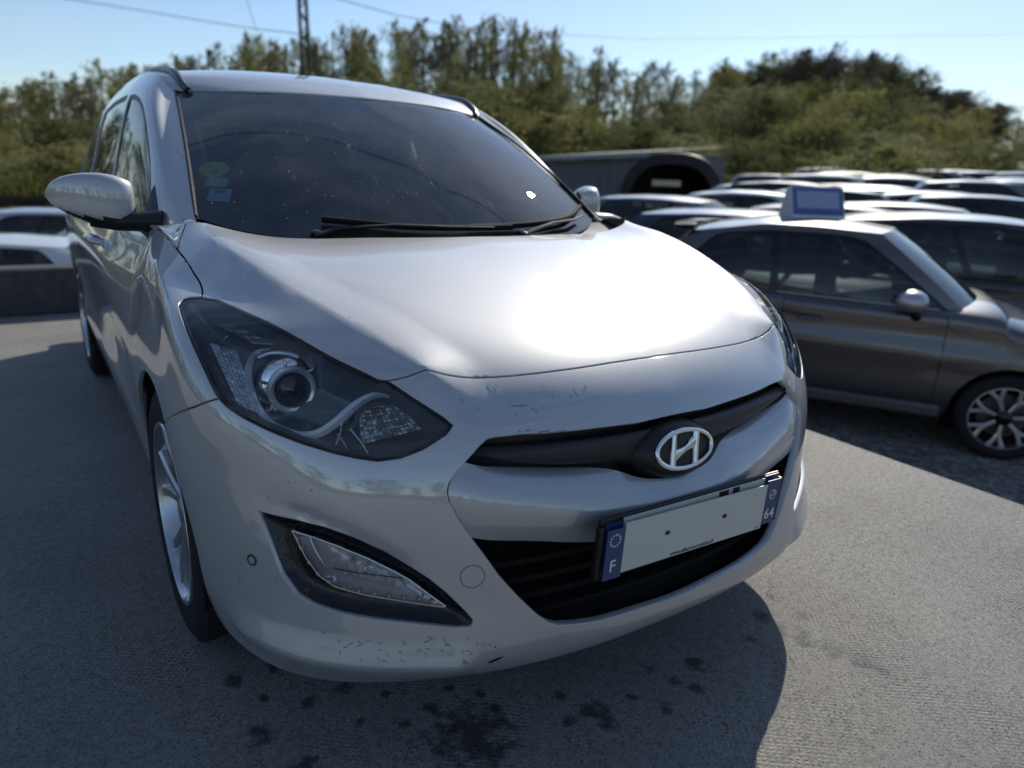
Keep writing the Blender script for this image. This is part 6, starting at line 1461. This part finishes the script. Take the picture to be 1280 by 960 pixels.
# arched tunnel tent, its open end towards the cars
ta = along(772, 245, 24.0); tb_ = along(906, 245, 24.0); tw = np.linalg.norm((tb_-ta)[:2]); tdir = (tb_-ta)[:2]/tw; tn = np.array([-tdir[1], tdir[0]]); tn = tn if tn@(ta[:2]-CAM[:2]) > 0 else -tn
zg2 = lotz(ta[0], ta[1]); htop = along(838, 191, 24.0)[2]-zg2
tent = empty('tunnel_tent', (float((ta[0]+tb_[0])/2), float((ta[1]+tb_[1])/2), zg2), 0, 'black arched tunnel tent with a pale plank across its open end', 'tent')
def T3(x, n, z): q = np.array([tdir[0]*x+tn[0]*n, tdir[1]*x+tn[1]*n, z]); return q
prof = [(tw/2*math.copysign(abs(math.cos(t))**.75, math.cos(t)), htop*math.sin(t)**.62) for t in np.linspace(0, math.pi, 25)]
mb = MB(); mb.grid([[T3(x, n, z) for n in (0, 2, 4, 6, 8)] for x, z in prof]); mb.build('tent_cover', M_tent, tent)
for n in (0, 2.0, 4.0, 6.0, 8.0):
    mb = MB(); mb.tube([T3(x*.985, n+.02, z*.985) for x, z in prof], .05, 6); mb.build('tent_hoop', M_black, tent)
mb = MB(); inner = [(x*.82, z*.86) for x, z in prof]; mb.grid([[T3(x, -.03, z), T3(x2, -.03, z2)] for (x, z), (x2, z2) in zip(prof, inner)]); mb.build('front_flap', M_tent, tent)
mb = MB(); mb.grid([[T3(x, 7.9, 0), T3(x, 7.9, z)] for x, z in prof]); mb.build('tent_back', M_tent, tent)
pz = along(832, 229, 24.0)[2]-zg2; mb = MB(); q0 = along(815, 229, 24.0); q1 = along(851, 229, 24.0); x0 = float((q0[:2]-np.array(tent.location[:2]))@tdir); x1 = float((q1[:2]-np.array(tent.location[:2]))@tdir)
mb.add([T3(x0, .2, pz-.09), T3(x1, .2, pz-.09), T3(x1, .2, pz+.09), T3(x0, .2, pz+.09), T3(x0, .28, pz-.09), T3(x1, .28, pz-.09), T3(x1, .28, pz+.09), T3(x0, .28, pz+.09)], [(0, 1, 2, 3), (5, 4, 7, 6), (3, 2, 6, 7), (1, 0, 4, 5)]); mb.build('plank', mat('pale_wood', (.52, .44, .26), .7), tent, smooth=False)
# rusty lattice pole of the railway
M_rust = mat('rusty_steel', (.030, .020, .016), .85); pb = along(392, 240, 30.0); pt = along(379, 0, 30.0)
zb0 = landz(pb[0], pb[1]); base = np.array([pb[0], pb[1], zb0]); topv = (pt-along(390, 200, 30.0)); topv = topv/topv[2]; Hp = 11.5
pole = empty('lattice_pole', tuple(base), 0, 'tall rusty steel lattice pole standing beyond the estate car roof', 'pole')
rt2 = np.array([_rt[0], _rt[1], 0]); rt2 /= np.linalg.norm(rt2); fw2 = np.array([_fw[0], _fw[1], 0]); fw2 /= np.linalg.norm(fw2)
def PL(h, a_, b2): return topv*h+rt2*a_*.15+fw2*b2*.15
for a_ in (-1, 1):
    for b2 in (-1, 1):
        mb = MB(); mb.tube([PL(0, a_, b2), PL(Hp, a_*.8, b2*.8)], .035, 4); mb.build('leg', M_rust, pole)
for k in range(22):
    h0, h1 = Hp*k/22, Hp*(k+1)/22; s_ = 1 if k % 2 else -1
    for b2 in (-1, 1):
        mb = MB(); mb.tube([PL(h0, -s_, b2), PL(h1, s_, b2)], .022, 4); mb.build('brace', M_rust, pole)
mb = MB(); mb.tube([topv*(Hp-.6)-rt2*1.4, topv*(Hp-.6)+rt2*1.4], .05, 5); mb.build('crossarm', M_rust, pole)
M_cable = mat('cable_black', (.012, .012, .012), .95, spec=.1)
def wire(pts, lab, rad=.012, name='overhead_wire'):
    mb = MB(); mb.tube(pts, rad, 5); o = mb.build(name, M_cable); tag(o, lab, 'wire', None); return o
wire(smooth_pl([along(-1500, -330, 70), along(-700, -150, 52), along(-60, -25, 40), along(95, 0, 38), along(200, 17, 37), along(290, 32, 36), along(372, 42, 30)], 30), 'thin overhead wire running from the lattice pole over the left trees', .016)
wire(smooth_pl([along(392, -10, 30), along(430, 3, 33), along(500, 20, 38), along(570, 33, 44), along(650, 40, 52), along(760, 46, 75), along(900, 48, 110), along(1450, 40, 240)], 30), 'thin overhead wire running from the lattice pole over the tall middle trees', .018)
wire(smooth_pl([along(306, -12, 36), along(312, 12, 36), along(320, 36, 36)], 12), 'short steep stay wire beside the lattice pole', .012)
wire([(x, 6.75-.36*x, 8.9+.0008*(x-2)**2) for x in np.linspace(-30, 30, 41)], 'thick black cable crossing high over the slab, mirrored in the windscreen', .024)
# railway: ballast bank, two rails
M_ballast = mat('ballast', (.13, .10, .08), .95); n_ = noise(M_ballast, 12, 5); c_ = ramp(M_ballast, n_.outputs['Fac'], [(.3, (.07, .055, .045)), (.7, (.20, .17, .14))]); lk(M_ballast, c_.outputs[0], bsdf(M_ballast).inputs['Base Color'])
xs_ = np.linspace(-30, 9, 60); mb = MB(); mb.grid([[(x, 17.2, YARD-.1), (x, 19.3, -.42), (x, 20.0, -.22), (x, 23.0, -.20), (x, 24.5, -.6)] for x in xs_]); tag(mb.build('railway_bank', M_ballast), kind='structure')
track = empty('railway_track', (0, 21.3, -.2), 0, 'rusty railway track on a ballast bank beyond the yard', 'railway')
for y in (-.72, .72):
    mb = MB(); mb.box((-10.5, y, .21), (39, .07, .03)); mb.box((-10.5, y, .12), (39, .02, .16)); mb.box((-10.5, y, .04), (39, .13, .03)); mb.build('rail', M_rust, track, smooth=False)
M_sleep = mat('sleeper_wood', (.05, .04, .035), .9)
sl = None
for k in range(60):
    if sl is None:
        mb = MB(); mb.box((0, 0, .0), (.25, 2.5, .10), bev=.01); sl = mb.build('sleeper', M_sleep, track, smooth=False); sl.location = (-29.5, 0, 0)
    else:
        c = sl.copy(); col.objects.link(c); c.location = (-29.5+k*.63, 0, 0)

# ================================================================== trees
def leaf_mat(name, c1, c2, tr=.45):
    m_ = bpy.data.materials.new(name); m_.use_nodes = True; t = m_.node_tree; t.nodes.clear(); out = t.nodes.new('ShaderNodeOutputMaterial')
    oi = t.nodes.new('ShaderNodeObjectInfo'); ge = t.nodes.new('ShaderNodeNewGeometry'); ad = t.nodes.new('ShaderNodeMath'); ad.operation = 'MULTIPLY_ADD'; ad.inputs[1].default_value = .55
    m2 = t.nodes.new('ShaderNodeMath'); m2.operation = 'MULTIPLY'; m2.inputs[1].default_value = .45
    t.links.new(oi.outputs['Random'], ad.inputs[0]); t.links.new(ge.outputs['Random Per Island'], m2.inputs[0]); t.links.new(m2.outputs[0], ad.inputs[2])
    rp = t.nodes.new('ShaderNodeValToRGB'); rp.color_ramp.elements[0].color = (*c1, 1); rp.color_ramp.elements[1].color = (*c2, 1); t.links.new(ad.outputs[0], rp.inputs['Fac'])
    df = t.nodes.new('ShaderNodeBsdfDiffuse'); tl = t.nodes.new('ShaderNodeBsdfTranslucent'); mx_ = t.nodes.new('ShaderNodeMixShader'); mx_.inputs[0].default_value = tr
    t.links.new(rp.outputs[0], df.inputs['Color']); t.links.new(rp.outputs[0], tl.inputs['Color']); t.links.new(df.outputs[0], mx_.inputs[1]); t.links.new(tl.outputs[0], mx_.inputs[2]); t.links.new(mx_.outputs[0], out.inputs['Surface']); return m_
M_leafy = leaf_mat('spring_leaves', (.16, .17, .06), (.32, .31, .12))  # leaf tones below are paled in place of haze in the air
M_leafd = leaf_mat('dark_leaves', (.075, .088, .038), (.17, .175, .07))
M_leafb = leaf_mat('brown_twigs', (.10, .085, .065), (.18, .155, .11), .2)
M_leafp = leaf_mat('pale_leaves', (.19, .20, .10), (.32, .32, .17))
M_bark = mat('bark', (.07, .058, .045), .95); n_ = noise(M_bark, 6, 6); c_ = ramp(M_bark, n_.outputs['Fac'], [(.3, (.08, .07, .06)), (.7, (.24, .21, .18))]); lk(M_bark, c_.outputs[0], bsdf(M_bark).inputs['Base Color'])
def tree_proto(seed, H, crown_r, crown_lo, nleaf, leaf, slim=1.0, branches=14, up=.6, dense=.5):
    """meshes of a tree of height 1 unit = H metres: trunk with limbs, crown of leaf clumps along the limbs"""
    r_ = np.random.default_rng(seed); mb = MB(); k = 9; lean = (r_.random(2)-.5)*.06*H
    tr = np.array([(lean[0]*f*f+.02*H*math.sin(3*f+seed)*.3, lean[1]*f*f, H*.97*f) for f in np.linspace(0, 1, k)]); mb.tube(tr, np.linspace(.016*H, .003*H, k), 7)
    tips = []
    for i in range(branches):
        f = crown_lo+(1-crown_lo)*(i+.5)/branches*.96; p = np.array([np.interp(f, np.linspace(0, 1, k), tr[:, j]) for j in range(3)]); az = r_.uniform(0, 2*math.pi)
        env = math.sin(math.pi*min(1, (f-crown_lo)/(1-crown_lo)*.86+.12))**.7; ln = crown_r*env*r_.uniform(.65, 1.15); e = p+np.array([math.cos(az)*ln, math.sin(az)*ln, ln*up*r_.uniform(.5, 1.3)]); mid = (p+e)/2+np.array([0, 0, -.08*ln])
        mb.tube([p, mid, e], [.006*H*(1.1-f), .004*H*(1.1-f), .0012*H], 5); tips.append((p, mid, e, ln))
        for q in range(3):
            g = r_.uniform(.35, .9); s0 = p*(1-g)**2+2*mid*g*(1-g)+e*g*g; e2 = s0+r_.normal(0, 1, 3)*ln*.32+np.array([0, 0, ln*.15]); mb.tube([s0, e2], [.002*H*.8, .0008*H], 4); tips.append((s0, (s0+e2)/2, e2, ln*.55))
    tips.append((tr[-3], tr[-2], tr[-1], crown_r*.4))
    trunk = mkmesh('trunk', np.concatenate(mb.V), mb.F, M_bark)
    wgt = np.array([t[3] for t in tips]); wgt = wgt/wgt.sum(); idx = r_.choice(len(tips), nleaf, p=wgt); V = []; F = []
    # clumps
    for t_i in range(len(tips)):
        n = int((idx == t_i).sum())
        if n == 0: continue
        a, m_, b, ln = tips[t_i]; nc = max(2, n//14)
        cg = r_.uniform(.15, 1.05, nc); cc = [(a*(1-g)**2+2*m_*g*(1-g)+b*g*g)+r_.normal(0, 1, 3)*ln*.13 for g in cg]
        for j in range(n):
            c = cc[j % nc]+r_.normal(0, 1, 3)*ln*.17*np.array([1, 1, 1.0]); u = r_.normal(0, 1, 3); u /= np.linalg.norm(u); w = np.cross(u, r_.normal(0, 1, 3)); w /= np.linalg.norm(w); s_ = leaf*r_.uniform(.6, 1.3)
            i0 = len(V); V += [c-u*s_, c+w*s_*.55, c+u*s_, c-w*s_*.55]; F.append((i0, i0+1, i0+2, i0+3))
    return trunk, (V, F)
def mk_crown(vf, m_): return mkmesh('crown', vf[0], vf[1], m_, None, False)
PRO = []
for sd, (H_, cr, lo_, nl, lf, br, up_) in enumerate([(11, 1.5, .25, 4000, .072, 26, 1.3), (11, 1.2, .30, 2600, .07, 26, 1.6), (10, 2.4, .15, 7500, .085, 28, .8), (9, 3.0, .08, 9000, .09, 28, .5), (12, 1.1, .40, 1500, .065, 22, 1.6), (8, 2.7, .03, 8000, .085, 26, .55)]):
    tk, vf = tree_proto(20+sd, H_, cr, lo_, nl, lf, branches=br, up=up_); PRO.append((H_, tk, vf))
CROWN = {}
def plant(pi, leafm, x, y, z, h, rz, label, group, name='tree', wid=1.0, cat='tree'):
    H_, tk, vf = PRO[pi]; key = (pi, leafm.name)
    if key not in CROWN: CROWN[key] = mk_crown(vf, leafm)
    t = empty(name, (x, y, z), rz, label, cat, group); s_ = h/H_; t.scale = (s_*wid, s_*wid, s_); obj('trunk', tk, t); obj('crown', CROWN[key], t); return t
TOP = ([-120, 0, 60, 150, 220, 300, 360, 420, 480, 540, 600, 640, 690, 730, 780, 840, 900, 960, 1010, 1060, 1100, 1150, 1200, 1240, 1280, 1400], [110, 98, 85, 72, 62, 45, 38, 30, 22, 24, 20, 18, 35, 58, 72, 84, 80, 72, 66, 58, 64, 92, 112, 132, 150, 160])
tr_ = np.random.default_rng(3)
def row(n, x0, x1, d0, d1, drop, kinds, label, group, wid=(.9, 1.2), jx=18, jt=14, nm_='tree'):
    for k in range(n):
        px = x0+(x1-x0)*(k+.5)/n+tr_.uniform(-jx, jx); d = tr_.uniform(d0, d1); py = float(np.interp(px, *TOP))+drop+tr_.uniform(-jt, jt)
        p = along(px, py, d); zg_ = landz(p[0], p[1])-.15; h = max(2.0, p[2]-zg_); pi, lm = kinds[int(tr_.integers(len(kinds)))]
        form = {0: 'slender', 1: 'narrow upright', 2: 'full-crowned', 3: 'broad spreading', 4: 'thin bare-stemmed', 5: 'low rounded'}[pi]; tint = {'spring_leaves': 'yellow-green', 'dark_leaves': 'dark green', 'brown_twigs': 'brown-twigged', 'pale_leaves': 'pale grey-green'}[lm.name]; size = 'tall ' if h > 9 else ('small ' if h < 4.5 else '')
        plant(pi, lm, p[0], p[1], zg_, h, tr_.uniform(0, 6.28), size+tint+' '+form+' '+label, group, name=nm_, wid=tr_.uniform(*wid)*max(.8, min(1.8, 9/h)))
Y, D, B, Pp = M_leafy, M_leafd, M_leafb, M_leafp
row(30, -70, 330, 48, 58, 4, [(1, Y), (4, Y), (0, Y), (4, B)], 'tree in the thin line along the railway', 'thin trees along the railway')
row(46, 300, 780, 56, 68, 2, [(0, Y), (1, Y), (4, Y), (1, B), (0, D)], 'tree rising behind the estate car roof', 'tall trees behind the estate car')
row(34, 800, 1330, 84, 104, 2, [(0, D), (2, B), (2, Y), (1, B), (2, D)], 'tree on the ridge of the hill', 'trees on the hill ridge')
row(20, -80, 400, 38, 46, 66, [(2, D), (0, D), (2, Y), (0, Pp)], 'tree in the wood edge beyond the railway', 'dense trees beyond the railway', (1.0, 1.4))
row(24, 380, 860, 46, 55, 70, [(2, D), (0, Y), (2, Y), (0, Pp)], 'tree under the tall trees behind the estate car', 'dense trees behind the estate car', (1.0, 1.4))
row(26, 820, 1300, 62, 80, 50, [(3, D), (2, Pp), (3, Y), (2, D), (3, Pp)], 'tree on the slope of the hill', 'trees on the hill slope', (1.0, 1.4), jt=22)
row(22, 660, 1300, 42, 54, 95, [(3, Y), (5, Pp), (5, D), (5, Y)], 'tree at the foot of the hill behind the parked cars', 'bushy trees behind the cars', (1.1, 1.6), jt=18)
row(16, -80, 330, 27, 33, 110, [(5, Y), (5, Pp)], 'bush on the bank behind the railway', 'bushes behind the railway', (1.2, 1.9), jt=14, nm_='bush')
row(9, 380, 720, 36, 42, 115, [(5, Y), (5, D)], 'bush beyond the estate car', 'low bushes beyond the estate car', (1.2, 1.7), jt=14, nm_='bush')
row(12, 980, 1300, 33, 38, 125, [(5, D), (5, Y), (5, Pp)], 'bush along the edge of the lot', 'low bushes along the lot', (1.2, 1.8), jt=10, nm_='bush')
row(34, 300, 860, 70, 80, 16, [(0, Y), (1, Y), (1, B), (4, Pp), (0, Pp)], 'tree in the back of the wood behind the estate car', 'trees in the back of the wood', (1.0, 1.3), jt=10)
row(22, 880, 1230, 92, 102, 10, [(3, D), (2, D), (3, B)], 'tree in the dense top of the hill', 'trees in the dense hill top', (1.1, 1.5), jt=8)
row(20, -60, 320, 60, 68, 18, [(0, Y), (1, Pp), (0, B)], 'tree in the back of the wood by the railway', 'trees in the wood by the railway', (1.0, 1.3), jt=8)
# the wood goes on beyond the picture on both sides
for k in range(34):
    az = R(-82+k*2.4+tr_.uniform(-1, 1)); d = tr_.uniform(38, 60); x, y = -1.1+d*math.sin(az), -.9+d*math.cos(az); pi, lm = [(2, D), (1, Y), (3, D), (0, Y), (4, Y)][k % 5]; plant(pi, lm, x, y, landz(x, y)-.15, tr_.uniform(6, 9.5), tr_.uniform(0, 6), {'dark_leaves': 'dark green', 'spring_leaves': 'yellow-green'}[lm.name]+' tree in the wood on the far side of the railway yard', 'trees beside the railway yard', wid=1.3)
for k in range(16):
    az = R(72+k*1.6); d = tr_.uniform(55, 85); x, y = -1.1+d*math.sin(az), -.9+d*math.cos(az); pi, lm = [(2, D), (3, Y), (0, D)][k % 3]; plant(pi, lm, x, y, landz(x, y)-.15, tr_.uniform(7, 11), tr_.uniform(0, 6), {'dark_leaves': 'dark green', 'spring_leaves': 'yellow-green'}[lm.name]+' tree on the falling end of the hill', 'trees at the end of the hill', wid=1.3)
# the wood goes on round the place
for k in range(26):
    az = R(95+k*9.6); d = 34+tr_.uniform(-4, 8); x, y = -1.1+d*math.sin(az), -.9+d*math.cos(az); plant([2, 3, 0, 5][k % 4], [Y, D, Y, D][k % 4], x, y, landz(x, y)-.1, tr_.uniform(6, 9), tr_.uniform(0, 6), 'tree standing round the open ground in front of the estate car', 'trees round the open ground', wid=1.3)
# tall grass on the railway verge: more than anyone could count
V, F = [], []
for k in range(16000):
    x = tr_.uniform(-16, 9); y = tr_.choice([tr_.uniform(16.9, 19.6), tr_.uniform(24, 30)], p=[.45, .55]); z = float(np.interp(y, [16.9, 17.2, 19.3, 24, 24.5, 30], [YARD-.1, YARD-.1, -.42, -.45, -.6, -1.0])) ; h = tr_.uniform(.15, .5) if y < 20 else tr_.uniform(.4, 1.3); a = tr_.uniform(0, 6.28); w = .02+.02*h; lx, ly = tr_.normal(0, .25*h, 2)
    i0 = len(V); V += [(x-w*math.cos(a), y-w*math.sin(a), z), (x+w*math.cos(a), y+w*math.sin(a), z), (x+lx, y+ly, z+h)]; F.append((i0, i0+1, i0+2))
tag(obj('verge_grass', mkmesh('verge_grass', V, F, leaf_mat('verge_grass', (.10, .12, .03), (.24, .23, .07), .4), None, False)), 'tall yellow-green grass on the railway verge', 'grass', None, 'stuff')
